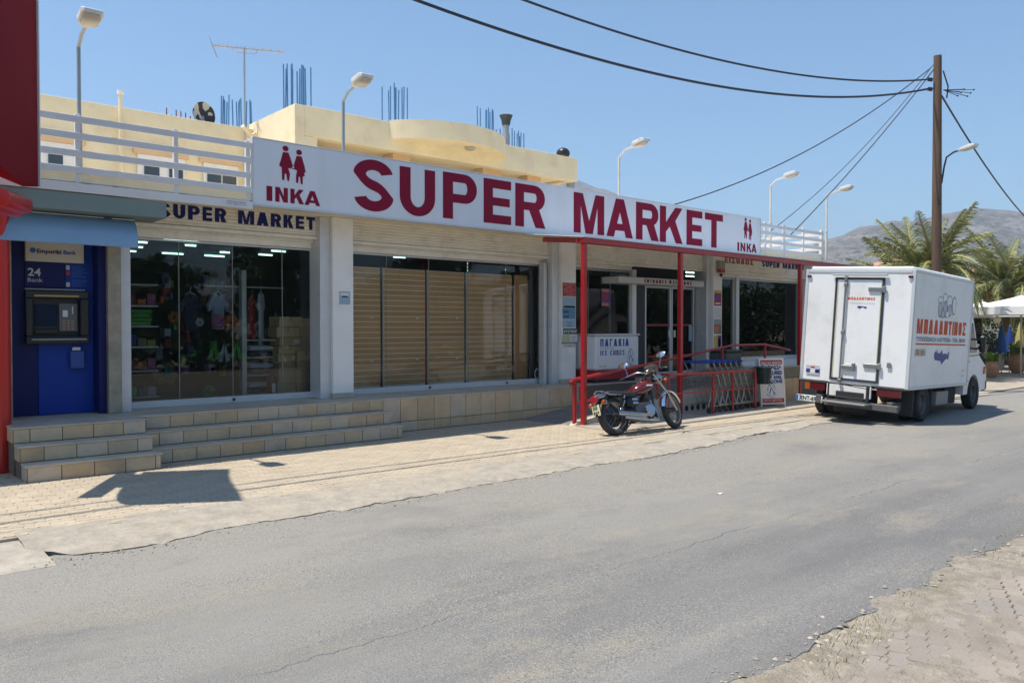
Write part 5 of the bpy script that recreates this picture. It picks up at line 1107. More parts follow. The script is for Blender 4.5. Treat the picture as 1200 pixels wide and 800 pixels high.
def wheel(x, y, r=.335, w=.19, hub='truck_hub', par=None, nm='wheel', right=1):
    M = Matrix.Translation((x, y, r)) @ Matrix.Rotation(PI/2, 4, 'X')
    t = MB().lathe([(r*.58, -w*.42), (r*.9, -w*.5), (r*.985, -w*.38), (r, -w*.2), (r, w*.2), (r*.985, w*.38), (r*.9, w*.5), (r*.58, w*.42), (r*.55, 0)], 36, M, closed=True).build(nm, m_tyre, par, smooth=True)
    MB().lathe([(.02, w*.10), (r*.2, w*.12), (r*.22, w*.02), (r*.48, w*.0), (r*.53, w*.36), (r*.585, w*.38), (r*.585, w*.28), (r*.5, -w*.3), (.02, -w*.3)], 28, M).build('rim', mat('rim_grey', (.13, .13, .125), .5, .3), t, smooth=True)
    return t
for x, y in ((0, -.79), (0, -.57), (0, .965), (0, .745), (3.2, -.76), (3.2, .94)): wheel(x, y, par=TK)
for y0, y1 in ((-.88, -.84),): tb((.35, .42, -.0+.02, .42, -.50, -.02), 'mudguard', m_blk2)
tb((1.32, 1.36, .02, .42, -.40, -.02), 'mudguard', m_blk2)
# cab
CMx = Matrix.Translation((0, .0875, 0)) @ Matrix.Rotation(.03, 4, 'X'); cw = .90
arch = lambda cx, r, a0, a1, n=12: [(cx+r*math.cos(math.radians(a0+(a1-a0)*i/n)), .335+r*math.sin(math.radians(a0+(a1-a0)*i/n))) for i in range(n+1)]
prof = [(2.52, .36), (2.80, .36)]+arch(3.2, .42, 176, 4)+[(3.66, .38), (4.06, .40), (4.12, .55), (4.10, .78), (4.0, .92), (3.50, 1.16), (2.98, 1.98), (2.80, 2.06), (2.52, 2.08)]
cab = MB().prism([prof], 2*cw, CMx @ frameM((0, cw, 0), (1, 0, 0), (0, 0, 1), (0, -1, 0))).build('cab', m_tw, TK)
for s_ in (-1, 1):
    yy = s_*(cw+.001); FF = CMx @ frameM((0, yy, 0), (1, 0, 0), (0, 0, 1), (0, s_, 0))
    lp = [(2.62, 1.22), (3.36, 1.22), (2.98, 1.84), (2.62, 1.88)]; lp = lp if s_ < 0 else lp
    MB().prism([lp], .006, FF).build('side_window', m_shade, cab); MB().prism([[(2.58, 1.15), (3.45, 1.15), (3.45, 1.165), (2.58, 1.165)]], .004, FF).build('door_seam', m_blk2, cab)
    MB().prism([[(2.58, .62), (2.80, .62), (2.80, .635), (2.58, .635)]], .004, FF).build('door_seam', m_blk2, cab); MB().prism([[(2.62, 1.02), (2.78, 1.02), (2.78, 1.06), (2.62, 1.06)]], .02, FF).build('door_handle', m_blk, cab)
    MB().prism([[(3.86, .74), (4.06, .74), (4.04, .86), (3.90, .90)]], .02, FF).build('indicator', m_amb, cab)
    mi = MB().bev(3.10, 3.22, s_*(cw+.10)-.11*(s_ < 0)*1, s_*(cw+.10)+.11*(s_ > 0)+.0*(s_ < 0)+.001, 1.22, 1.58, .03, CMx).tube([CMx @ Vector((3.2, s_*cw, 1.3)), CMx @ Vector((3.18, s_*(cw+.14), 1.32))], .02, 6).tube([CMx @ Vector((3.2, s_*cw, 1.5)), CMx @ Vector((3.18, s_*(cw+.14), 1.5))], .02, 6).build('wing_mirror', m_blk, cab)
MB().bev(4.0, 4.2, -cw, cw, .36, .62, .04, CMx).build('front_bumper', mat('bumper_black', (.05, .05, .05), .6), cab)
MB().prism([[(-.8, 0), (.8, 0), (.72, .82), (-.72, .82)]], .006, CMx @ frameM((3.47, 0, 1.20), (0, 1, 0), (-.535, 0, .845), (.845, 0, .535))).build('windscreen', m_shade, cab)
tb((3.38, 3.55, .3, 1.7, .2, 1.35), 'cab_back', m_blk2)
# ================================================================== MOTORCYCLE
BK = empty('motorcycle', (9.47, 8.37, 0), 'red cruiser motorcycle leaning on its stand by the red posts', 'motorcycle', rz=-.06)
LN = Matrix.Rotation(-.30, 4, 'X')      # leans left (local +y)
m_bred = mat('tank_red', (.12, .006, .006), .18, coat=.8, spec=.6); m_chr = mat('chrome', (.42, .42, .44), .16, 1.); m_eng = mat('engine_alloy', (.11, .107, .10), .38, .6); m_seat = mat('seat_vinyl', (.025, .025, .028), .5)
WB, RR = 1.38, .305
def bk(mb, name, m, par=None, smooth=False):
    mb.v = [tuple(LN @ Vector(v)) for v in mb.v]; return mb.build(name, m, par or BK, smooth=smooth)
def bwheel(M, r, w, nm):
    t = bk(MB().lathe([(r*.76, -w*.38), (r*.88, -w*.5), (r*.97, -w*.34), (r, 0), (r*.97, w*.34), (r*.88, w*.5), (r*.76, w*.38), (r*.72, 0)], 40, M, closed=True), nm, m_tyre, smooth=True)
    bk(MB().lathe([(r*.70, -w*.34), (r*.775, -w*.42), (r*.775, w*.42), (r*.70, w*.34)], 40, M, closed=True), 'rim', mat('rim_dull', (.22, .22, .22), .35, .7), t, smooth=True)
    s_ = MB()
    for k in range(26):
        a = 2*PI*k/26; b_ = a+(.5 if k % 2 else -.5); sd = .04 if k % 4 < 2 else -.04
        s_.tube([M @ Vector((.05*math.cos(b_), .05*math.sin(b_), sd)), M @ Vector((r*.72*math.cos(a), r*.72*math.sin(a), 0))], .0022, 4)
    bk(s_, 'spokes', m_chr, t)
    bk(MB().lathe([(.02, -.07), (.05, -.06), (.05, .06), (.02, .07)], 16, M), 'hub', m_eng, t, smooth=True); return t
RXZ = Matrix.Rotation(PI/2, 4, 'X')
bwheel(Matrix.Translation((0, 0, RR)) @ RXZ, RR, .135, 'rear_wheel')
bk(MB().lathe([(.02, -.05), (.17, -.045), (.175, .0), (.02, .01)], 24, Matrix.Translation((0, .0, RR)) @ RXZ), 'brake_drum', m_blk, smooth=True)
ST_ = math.radians(15); FM = Matrix.Translation((WB, 0, .32)) @ Matrix.Rotation(ST_, 4, 'Z')
bwheel(FM @ RXZ, .315, .095, 'front_wheel')
def fender(cx, cz, r, w, a0, a1, M=None, n=14):
    mb = MB(); m_ = 7; V = []
    for i in range(n+1):
        a = math.radians(a0+(a1-a0)*i/n)
        for j in range(m_):
            t = -1+2*j/(m_-1); rr_ = r-.035*t*t*abs(t); V.append(Vector((cx+rr_*math.cos(a), w/2*t, cz+rr_*math.sin(a))))
    if M: V = [M @ v for v in V]
    k = len(V); mb.add(V+[v*1.0+Vector((0, 0, .004)) for v in V], [(i*m_+j, i*m_+j+1, (i+1)*m_+j+1, (i+1)*m_+j) for i in range(n) for j in range(m_-1)]+[(k+i*m_+j, k+(i+1)*m_+j, k+(i+1)*m_+j+1, k+i*m_+j+1) for i in range(n) for j in range(m_-1)])
    return mb
bk(fender(0, RR, RR+.045, .15, 62, 178), 'rear_fender', m_blk, smooth=True); bk(fender(0, 0, .315+.035, .125, 20, 170, FM), 'front_fender', mat('bright_chrome', (.8, .82, .85), .1, 1.), smooth=True)
# frame, swing arm, shocks
bk(MB().tube([(0, .11, RR), (.52, .10, .36)], .02, 8).tube([(0, -.11, RR), (.52, -.10, .36)], .02, 8), 'swing_arm', m_blk, smooth=True)
for s_ in (-1, 1):
    sh_ = bk(MB().tube([(.03, s_*.145, RR+.03), (.20, s_*.14, .60)], [.018, .018], 8).tube([(.05, s_*.145, RR+.07), (.16, s_*.14, .52)], .030, 10), 'shock_absorber', m_chr, smooth=True)
    cs = MB()
    for k in range(6): p = Vector((.065+.014*k, s_*.145, RR+.10+.028*k)); cs.tube([p, p+Vector((.005, 0, .010))], .036, 10)
    bk(cs, 'spring', m_blk, sh_)
bk(MB().tube([(.10, .08, .60), (.50, .07, .62), (.98, .0, .80)], .018, 8).tube([(.10, -.08, .60), (.50, -.07, .62), (.98, .0, .80)], .018, 8).tube([(.98, 0, .78), (.86, .10, .22), (.40, .12, .19), (.36, .10, .40), (.5, .08, .6)], .017, 8).tube([(.98, 0, .78), (.86, -.10, .22), (.40, -.12, .19), (.36, -.10, .40), (.5, -.08, .6)], .017, 8), 'frame', m_blk, smooth=True)
# engine
en = bk(MB().loft([(.40, 0, .33, .13, .11, 4), (.50, 0, .34, .16, .14, 4), (.74, 0, .34, .16, .14, 4), (.86, 0, .33, .12, .10, 4)], 18), 'engine_block', m_eng, smooth=True)
bk(MB().lathe([(.001, 0), (.085, 0), (.105, -.02), (.105, -.05)], 22, Matrix.Translation((.68, -.205, .33)) @ RXZ), 'clutch_cover', m_chr, en, smooth=True); bk(MB().lathe([(.001, 0), (.085, 0), (.10, .02), (.10, .05)], 22, Matrix.Translation((.68, .205, .33)) @ RXZ), 'generator_cover', m_chr, en, smooth=True)
for a, x0 in ((-.5, .56), (.5, .72)):
    mb = MB(); D = Vector((math.sin(a), 0, math.cos(a))); O = Vector((x0, 0, .42)); Mq = Matrix.Translation(O) @ Matrix.Rotation(a, 4, 'Y')
    for k in range(8): mb.lathe([(.085 if k < 6 else .07, k*.026), (.085 if k < 6 else .07, k*.026+.010), (.065, k*.026+.011), (.065, k*.026+.025)], 16, Mq)
    bk(mb, 'cylinder', m_eng, en)
bk(MB().loft([(.30, 0, .50, .07, .08, 5), (.36, 0, .50, .13, .10, 5), (.50, 0, .50, .13, .10, 5), (.55, 0, .5, .09, .07, 5)], 14), 'side_cover', m_blk, smooth=True)
for z in (.47, .53): bk(MB().bev(.36, .48, -.145, -.13, z-.02, z+.02, .004), 'chrome_badge', m_chr)
# exhausts on the right
for z, x0, x1 in ((.30, -.08, .62), (.235, .04, .60)):
    ex = bk(MB().tube([(x0, -.20, z+.02), (x0+.04, -.20, z+.02), (x0+.12, -.20, z+.01), (x1-.12, -.19, z-.045), (x1, -.18, z-.06)], [.03, .042, .044, .040, .022], 14), 'exhaust', m_chr, smooth=True)
    bk(MB().tube([(x1, -.18, z-.06), (.84, -.16, .16), (.90, -.10, .30), (.84, -.05, .50)], .020, 8), 'exhaust_pipe', m_chr, ex, smooth=True)
# tank, seat, tail
tk = bk(MB().loft([(.52, 0, .66, .03, .03, 2.2), (.56, 0, .67, .10, .075, 2.4), (.66, 0, .70, .135, .105, 2.6), (.80, 0, .735, .15, .115, 2.6), (.92, 0, .76, .135, .10, 2.5), (1.0, 0, .78, .085, .065, 2.3), (1.03, 0, .78, .03, .03, 2)], 22), 'fuel_tank', m_bred, smooth=True)
bk(MB().loft([(.58, 0, .745, .02, .01, 2.5), (.66, 0, .80, .045, .012, 2.5), (.85, 0, .852, .05, .012, 2.5), (.94, 0, .858, .03, .01, 2.5)], 14), 'tank_console', m_chr, tk, smooth=True); bk(MB().lathe([(.04, 0), (.035, .018), (.001, .02)], 16, Matrix.Translation((.80, 0, .86))), 'filler_cap', m_chr, tk, smooth=True)
bk(MB().bev(.74, .88, -.158, -.148, .725, .75, .003), 'tank_badge', m_ice, tk)
se = bk(MB().loft([(-.12, 0, .655, .08, .03, 3), (-.08, 0, .665, .11, .045, 3), (.08, 0, .65, .12, .05, 3), (.20, 0, .64, .13, .045, 3), (.24, 0, .625, .15, .05, 3), (.42, 0, .615, .155, .055, 3), (.54, 0, .64, .10, .04, 3), (.57, 0, .65, .06, .02, 3)], 18), 'seat', m_seat, smooth=True)
bk(MB().tube([(.14, .13, .62), (-.10, .13, .64), (-.22, .10, .70), (-.26, 0, .72), (-.22, -.10, .70), (-.10, -.13, .64), (.14, -.13, .62)], .012, 8), 'grab_rail', m_chr, smooth=True)
bk(MB().loft([(-.34, 0, .62, .05, .04, 3), (-.30, 0, .63, .075, .05, 3), (-.16, 0, .64, .085, .045, 3), (-.10, 0, .64, .05, .03, 3)], 14), 'tail_unit', m_chr, smooth=True)
tl = bk(MB().bev(-.37, -.31, -.07, .07, .53, .64, .015), 'tail_lamp', mat('tail_lamp_red', (.34, .012, .02), .2)); pn_ = bk(MB().bev(-.345, -.335, -.085, .085, .33, .50, .004, ), 'number_plate', mat('bike_plate', (.72, .70, .45), .5))
Fp = LN @ frameM((-.3465, .065, .43), (0, -1, 0), (0, 0, 1), (-1, 0, 0)); ftext('XNB', Fp, .045, m_blk, pn_, width=.11, bold=.04); ftext('824', LN @ frameM((-.3465, .065, .36), (0, -1, 0), (0, 0, 1), (-1, 0, 0)), .045, m_blk, pn_, width=.13, bold=.04)
for s_ in (-1, 1): ind = bk(MB().ball((-.29, s_*.155, .52), .042, 8, (.8, 1, 1)), 'indicator', m_amb, smooth=True); bk(MB().tube([(-.28, s_*.04, .54), (-.27, s_*.13, .52)], .008, 6).lathe([(.04, 0), (.044, .02), (.01, .045)], 12, Matrix.Translation((-.275, s_*.155, .52)) @ Matrix.Rotation(PI/2, 4, 'Y')), 'stalk', m_chr, ind)
# front end (turned with the bars)
HX = Matrix.Translation((WB, 0, .32)) @ Matrix.Rotation(ST_, 4, 'Z'); rk_ = Vector((-.40, 0, .66))
def fe(v): return HX @ Vector((v[0]-(.12*min(1, max(0, (v[2]-.27)/.3))+(.07 if v[2] > .645 or abs(v[1]) > .3 else 0)), v[1], v[2]-(.03 if v[2] > .55 else 0)))
for s_ in (-1, 1): bk(MB().tube([fe((.02, s_*.085, -.02)), fe((-.17, s_*.085, .27))], .026, 10).tube([fe((-.17, s_*.085, .27)), fe((-.43, s_*.085, .62))], .019, 10), 'fork_leg', m_chr if s_ < 0 else m_eng, smooth=True)
bk(MB().bev(-.42, -.36, -.12, .12, .47, .50, .01, HX).bev(-.50, -.44, -.12, .12, .58, .61, .01, HX), 'fork_yoke', m_blk)
hl = bk(MB().lathe([(.001, -.12), (.05, -.11), (.085, -.06), (.092, 0), (.085, .01), (.001, .02)], 20, HX @ Matrix.Translation((-.27, 0, .54)) @ Matrix.Rotation(PI/2, 4, 'Y')), 'headlight', m_chr, smooth=True)
hb_ = bk(MB().tube([fe((-.62, -.38, .62)), fe((-.52, -.33, .66)), fe((-.40, -.17, .70)), fe((-.37, 0, .65)), fe((-.40, .17, .70)), fe((-.52, .33, .66)), fe((-.62, .38, .62))], .013, 8), 'handlebar', m_chr, smooth=True)
for s_ in (-1, 1):
    bk(MB().tube([fe((-.64, s_*.39, .615)), fe((-.53, s_*.335, .655))], .019, 8), 'grip', m_blk, hb_, smooth=True); bk(MB().tube([fe((-.48, s_*.30, .67)), fe((-.52, s_*.44, .64))], .007, 6), 'lever', m_chr, hb_)
    bk(MB().tube([fe((-.50, s_*.30, .67)), fe((-.47, s_*.33, .80)), fe((-.50, s_*.38, .86))], .006, 6), 'mirror_stalk', m_chr, hb_)
    bk(MB().lathe([(.001, -.012), (.055, -.010), (.062, 0), (.055, .004), (.001, .004)], 18, HX @ Matrix.Translation((-.68, s_*.36, .84)) @ Matrix.Rotation(-PI/2+.38, 4, 'Y') @ Matrix.Diagonal((.85, 1.4, 1, 1))), 'mirror', MATS['bright_chrome'], hb_, smooth=True)
    bk(MB().ball(fe((-.24, s_*.17, .47)), .035, 8), 'indicator', m_amb, smooth=True)
    bk(MB().tube([(.62, s_*.12, .20), (.63, s_*.27, .20)], .014, 8), 'foot_peg', m_blk)
bk(MB().lathe([(.04, 0), (.045, .05), (.03, .06), (.001, .06)], 16, HX @ Matrix.Translation((-.46, .05, .64)) @ Matrix.Rotation(-.5, 4, 'Y')).lathe([(.04, 0), (.045, .05), (.03, .06), (.001, .06)], 16, HX @ Matrix.Translation((-.46, -.05, .64)) @ Matrix.Rotation(-.5, 4, 'Y')), 'gauges', m_chr, smooth=True)
bk(MB().bev(-.16, -.03, -.1, .1, .44, .60, .02, HX @ Matrix.Translation((-.32, 0, .16))), 'brake_cluster', m_eng)
sd_ = MB().tube([(.50, .12, .20), (.42, .27, .055)], .012, 6).tube([(.42, .27, .055), (.38, .30, .05)], .018, 6); bk(sd_, 'side_stand', m_chr)
GW[0] = True
# ================================================================== POLE AND CABLES
m_wood = mat('pole_wood', (.135, .082, .052), .85, amt=.25, scale=5, dirt=(.08, .05, .035), dscale=3, damt=.7, bump=.5, bscale=18, stretch=(4, 4, .35))
m_wire = mat('black_cable', (.03, .033, .05), .6)
PP = empty('utility_pole', (22.21, 8.52, 0), 'brown wooden utility pole rising behind the white truck', 'pole')
MB().tube([(22.21, 8.52, -.3), (22.19, 8.53, 4.5), (22.17, 8.54, 8.78)], [.135, .12, .098], 16).build('pole', m_wood, PP, smooth=True)
MB().tube([(22.24, 8.44, 5.45), (22.3, 8.40, 5.9), (22.26, 8.33, 6.12), (22.15, 8.12, 6.2), (22.02, 7.89, 6.21)], .022, 10).build('lamp_arm', m_blk, PP, smooth=True)
LA = Matrix.Translation((22.05, 7.95, 6.2)) @ Matrix.Rotation(-PI/2-.5, 4, 'Z') @ Matrix.Rotation(-.05, 4, 'Y') @ Matrix.Scale(.72, 4)
hd_ = MB().loft([(0, 0, 0, .06, .04, 3), (.15, 0, .01, .12, .06, 4), (.62, 0, .01, .15, .07, 5), (.78, 0, 0, .11, .04, 4)], 16, LA).build('lamp_head', m_lampw, PP, smooth=True)
MB().loft([(.2, 0, -.05, .1, .03, 3), (.7, 0, -.05, .12, .04, 3)], 12, LA).build('lens', m_lens, hd_, smooth=True)
hw_ = MB(); hw_.tube([(22.05, 8.62, 8.15), (21.98, 8.7, 8.17)], .05, 8); hw_.tube([(22.05, 8.62, 7.9), (21.98, 8.7, 7.92)], .05, 8); hw_.tube([(22.3, 8.45, 8.4), (22.45, 8.38, 8.0), (22.42, 8.4, 7.7)], .018, 6)
for k in range(6): hw_.tube([(22.3, 8.45, 7.9), (22.6+.08*k, 8.2-.05*k, 7.75+.09*(k % 3))], .009, 4); hw_.ball((22.6+.08*k, 8.2-.05*k, 7.75+.09*(k % 3)), .025, 5)
hw_.build('insulators', m_blk, PP)
m_tagm = MB().bev(22.06, 22.12, 8.38, 8.44, 4.9, 5.1, .005).build('tag_plate', m_blk, PP)
def cable(name, a, b, sag, r, label, n=40, extra=None):
    a, b = Vector(a), Vector(b); pts = [a.lerp(b, i/n)-Vector((0, 0, sag*4*(i/n)*(1-i/n))) for i in range(n+1)]
    o = MB().tube(pts, r, 6).build(name, m_wire, smooth=True); return tag(o, label, 'cable')
cable('overhead_cable', (22.02, 8.66, 7.93), (-4, 9.6, 7.93), 1.8, .025, 'thick lower overhead cable crossing the sky to the pole', 70)
cable('overhead_cable', (22.0, 8.68, 8.17), (-4, 10.2, 8.9), 1.68, .022, 'upper overhead cable reaching the pole from the top edge', 70)
cable('service_cable', (22.1, 8.66, 8.5), (14.6, 11.3, 4.45), .42, .014, 'thin service cable dropping from the pole to the word MARKET', 30)
cable('service_cable', (22.1, 8.62, 8.55), (18.1, 10.9, 4.12), .30, .010, 'thin straight cable dropping to the left post of the right railing', 30)
cable('service_cable', (22.12, 8.60, 8.45), (18.95, 10.9, 4.03), .14, .014, 'thicker sagging cable dropping towards the right roof railing', 30)
cable('overhead_cable', (22.3, 8.48, 7.75), (46, 12.4, 6.1), .5, .024, 'overhead cable leaving the pole towards the right edge', 30)
# ================================================================== PALMS, CAFE AND FAR THINGS
m_frond = mat('palm_frond', (.17, .19, .05), .55, rnd=.25, isl=.25); m_rach = mat('palm_rib', (.30, .27, .10), .6, rnd=.2); m_trunk = mat('palm_trunk', (.16, .11, .07), .9, amt=.3, scale=6, bump=.8, bscale=14)
m_fruit = mat('palm_fruit', (.55, .20, .03), .6, isl=.3)
def frond_meshes(L, droop, seed, n=34, dense=1.):
    rnd = random.Random(seed); f = MB(); r = MB(); pts = []
    for i in range(13):
        t = i/12; pts.append(Vector((L*(t*.98-.16*droop*t*t), .06*math.sin(t*3+seed)*L, L*(.42*t-droop*t*t*.85))))
    r.tube(pts, [.03*(1-.85*i/12)+.004 for i in range(13)], 5)
    for i in range(n):
        t = .10+.9*i/(n-1); k = t*12; j = min(11, int(k)); p = pts[j].lerp(pts[j+1], k-j); d = (pts[j+1]-pts[j]).normalized()
        ll_ = L*.23*math.sin(PI*min(1, .25+.72*t))**.7*rnd.uniform(.8, 1.1)
        for s_ in (-1, 1):
            side = Vector((0, s_, 0)); o_ = (side*.72+d*.62+Vector((0, 0, .30-.5*t))).normalized()
            tip = p+o_*ll_-Vector((0, 0, .32*ll_*(.3+rnd.random()))); w = (d*.8+Vector((0, 0, .6))*rnd.uniform(-1, 1)).normalized()*.0095*L
            mid = p+o_*ll_*.5+Vector((0, 0, .02)); f.add([p-w, p+w, mid+w*.9, mid-w*.9, tip], [(0, 1, 2, 3), (3, 2, 4)])
    a = f.mesh('frond', False); a.materials.append(m_frond); b = r.mesh('rib', True); b.materials.append(m_rach); return a, b
FR = [frond_meshes(1.0, d, i*3+1) for i, d in enumerate((.18, .45, .75, 1.0, 1.25))]
def palm(x, y, hgt, L, nf, label, seed, fruit=True):
    rnd = random.Random(seed); r = empty('palm_tree', (x, y, 0), label, 'palm'); GW[0] = False
    pr_ = [(.26 if i % 2 else .21, hgt*i/22) for i in range(23)]; pr_.append((.30, hgt+.05)); pr_.append((.12, hgt+.35))
    MB().lathe(pr_, 14).build('trunk', m_trunk, r, smooth=True)
    for k in range(nf):
        t = k/nf; el = 1.12-1.85*t+rnd.uniform(-.1, .1); az = k*2.399+rnd.uniform(-.2, .2); mi = 0 if t < .15 else 1 if t < .4 else 2 if t < .7 else 3 if t < .9 else 4
        o = bpy.data.objects.new('frond', FR[mi][0]); q = bpy.data.objects.new('rib', FR[mi][1])
        for w_ in (o, q): COL.objects.link(w_)
        o.parent = r; q.parent = o; s_ = L*rnd.uniform(.85, 1.12); o.scale = (s_,)*3; o.location = (.12*math.cos(az), .12*math.sin(az), hgt+.1); o.rotation_euler = (rnd.uniform(-.3, .3), -el*.72, az)
    if fruit:
        for k in range(7):
            az = k*1.1+rnd.random(); mb = MB()
            for q in range(90): a = rnd.gauss(0, .13); b_ = rnd.gauss(0, .13); c_ = rnd.gauss(0, .18); mb.add([(a, b_, c_), (a+.05, b_, c_), (a+.02, b_+.05, c_+.01), (a+.02, b_+.01, c_+.06)], [(0, 1, 2), (0, 1, 3), (1, 2, 3), (0, 2, 3)])
            o = mb.build('fruit_bunch', m_fruit, r); o.location = (.75*math.cos(az), .75*math.sin(az), hgt-.35+rnd.uniform(-.1, .15))
    GW[0] = True; return r
palm(27.35, 10.8, 3.35, 2.25, 50, 'large feathery palm with orange fruit right behind the utility pole', 3)
palm(40.5, 12.5, 3.4, 3.0, 50, 'lower palm at the right edge beyond the truck', 8)
palm(31.0, 13.2, 3.0, 2.2, 34, 'small palm half hidden between truck roof and first palm', 21)
m_leafs = mat('broad_leaf', (.06, .12, .02), .6, isl=.4); m_bark = mat('bark', (.14, .10, .07), .9, amt=.3, scale=6, bump=.6, bscale=20)
def tree(x, y, h, rad, n, label, seed, m=m_leafs, cat='tree', name='leafy_tree', trunk=True, leaf=.09, base=None):
    rnd = random.Random(seed); r = empty(name, (x, y, 0), label, cat); GW[0] = False
    if trunk:
        mb = MB().tube([(0, 0, -.1), (.05, 0, h*.35), (0, .05, h*.65)], [.14, .11, .07], 8)
        for k in range(5): a = k*1.26; mb.tube([(0, 0, h*(.3+.05*k)), (math.cos(a)*rad*.6, math.sin(a)*rad*.6, h*.7)], [.06, .02], 6)
        mb.build('trunk', m_bark, r, smooth=True)
    cl = [(rnd.gauss(0, .45)*rad, rnd.gauss(0, .45)*rad, (base if base is not None else h*.62)+rnd.gauss(0, .42)*(h*.3), rnd.uniform(.22, .45)*rad) for _ in range(16)]; mb = MB()
    for i in range(n):
        c = cl[rnd.randrange(len(cl))]; d = Vector((rnd.gauss(0, 1), rnd.gauss(0, 1), rnd.gauss(0, 1))).normalized()*c[3]*rnd.random()**.4; p = Vector(c[:3])+d
        if p.z < .02: continue
        u = Vector((rnd.gauss(0, 1), rnd.gauss(0, 1), rnd.gauss(0, .6))).normalized(); v = u.cross(Vector((rnd.gauss(0, 1), rnd.gauss(0, 1), rnd.gauss(0, 1)))).normalized(); s_ = leaf*rnd.uniform(.7, 1.3)
        mb.add([p-u*s_, p+v*s_*.45, p+u*s_, p-v*s_*.45], [(0, 1, 2, 3)])
    mb.build('crown', m, r); GW[0] = True; return r
tree(44, 13.4, 3.9, 2.4, 5200, 'bright green leafy tree at the right edge above the parasols', 5)
tree(35.5, 14.5, 3.8, 2.4, 4200, 'dark green tree behind the white parasols', 6, mat('dark_leaf', (.05, .095, .025), .6, isl=.4))
tree(42, 16.5, 3.6, 2.6, 3600, 'green tree behind the cafe terrace', 9)
tree(26.5, 14.6, 4.3, 1.0, 1800, 'small round bush top showing between the roof railing and the truck', 12)
for i, (x, y, l) in enumerate(((33.5, 12.9, 'low hedge bush in the shade under the left parasol'), (37.2, 12.6, 'low hedge bush behind the stone block'), (35.0, 10.4, 'low flowering bush right of the stone block'))):
    tree(x, y, 1.5, 1.0, 2200, l, 30+i, MATS['dark_leaf'], 'bush', 'bush', False, .07)
# cafe parasols
m_can = mat('parasol_canvas', (.78, .77, .74), .8); m_polew = mat('parasol_pole', (.5, .42, .28), .6)
def parasol(x, y, zt, ze, w, rz, label):
    r = empty('cafe_parasol', (x, y, 0), label, 'parasol', None, rz); GW[0] = False; h = w/2
    V = [(0, 0, zt)]; n = 6; rings = []
    for k in range(1, n+1):
        t = k/n; z = zt-(zt-ze)*(t**.8)-.0; ring = []
        for (a, b) in ((-1, -1), (0, -1), (1, -1), (1, 0), (1, 1), (0, 1), (-1, 1), (-1, 0)): ring.append(len(V)); V.append((a*h*t, b*h*t, z-(.05*math.sin(PI*t) if a*b == 0 else 0)))
        rings.append(ring)
    Fq = [(0, rings[0][(i+1) % 8], rings[0][i]) for i in range(8)][::1]
    Fq = [(0, rings[0][i], rings[0][(i+1) % 8]) for i in range(8)]
    for a, b in zip(rings, rings[1:]):
        for i in range(8): Fq.append((a[i], b[i], b[(i+1) % 8], a[(i+1) % 8]))
    c = MB().add(V, Fq).build('canopy', m_can, r)
    va = MB()
    for i, (a, b) in enumerate(((-1, -1), (1, -1), (1, 1), (-1, 1))):
        q = ((-1, -1), (1, -1), (1, 1), (-1, 1))[(i+1) % 4]; va.add([(a*h, b*h, ze-.004), (q[0]*h, q[1]*h, ze-.004), (q[0]*h*1.01, q[1]*h*1.01, ze-.26), (a*h*1.01, b*h*1.01, ze-.26)], [(0, 1, 2, 3)])
    va.build('valance', m_can, c); MB().tube([(0, 0, 0), (0, 0, zt+.08)], .03, 8).build('pole', m_polew, r)
    rb = MB()
    for a, b in ((-1, -1), (1, -1), (1, 1), (-1, 1)): rb.tube([(0, 0, zt-.05), (a*h*.97, b*h*.97, ze-.02)], .012, 5)
    rb.build('ribs', m_polew, r); GW[0] = True
parasol(31.0, 9.15, 2.78, 2.36, 2.9, .1, 'large white cafe parasol at the right edge of the picture')
parasol(35.6, 11.9, 2.72, 2.34, 3.0, .3, 'middle white cafe parasol behind the stone block')
parasol(31.2, 11.75, 2.62, 2.28, 2.9, .2, 'white cafe parasol just right of the truck box')
parasol(40, 12.2, 2.9, 2.4, 3.0, 0, 'farthest white cafe parasol seen between the nearer ones')
# things under the parasols
m_terra = mat('terracotta', (.45, .23, .12), .8, amt=.12, scale=8)
def pot(x, y, s_, label, n, seed, m=m_leafs):
    rnd = random.Random(seed); r = empty('terracotta_pot', (x, y, 0), label, 'plant pot'); GW[0] = False
    MB().lathe([(.15*s_, 0), (.17*s_, .02*s_), (.30*s_, .30*s_), (.31*s_, .42*s_), (.22*s_, .55*s_), (.20*s_, .60*s_), (.24*s_, .64*s_), (.24*s_, .66*s_), (.18*s_, .64*s_), (.17*s_, .52*s_)], 22).build('jar', m_terra, r, smooth=True)
    for q in (-1, 1): MB().tube([(q*.21*s_, 0, .60*s_), (q*.33*s_, 0, .58*s_), (q*.33*s_, 0, .42*s_), (q*.29*s_, 0, .38*s_)], .022*s_, 6).build('handle', m_terra, r, smooth=True)
    mb = MB()
    for i in range(n):
        a = rnd.random()*6.28; L = rnd.uniform(.25, .65)*s_; o_ = Vector((math.cos(a)*rnd.uniform(.2, .9), math.sin(a)*rnd.uniform(.2, .9), 1)).normalized(); p = Vector((rnd.gauss(0, .06), rnd.gauss(0, .06), .6*s_)); w = o_.cross(Vector((0, 0, 1))).normalized()*.03*s_
        mb.add([p-w*.4, p+w*.4, p+o_*L*.6+w*1.6, p+o_*L*.6-w*1.6, p+o_*L+Vector((0, 0, -.08))], [(0, 1, 2, 3), (3, 2, 4)])
    mb.build('plant', m, r); GW[0] = True
pot(29.6, 9.6, .82, 'terracotta jar with a spiky green plant beside the truck bonnet', 110, 1, mat('lime_leaf', (.17, .27, .04), .6, isl=.35)); pot(33.0, 9.85, 1.05, 'larger terracotta jar with a bushy plant at the right edge', 260, 2, mat('lime_leaf', (.14, .26, .03), .6, isl=.3))
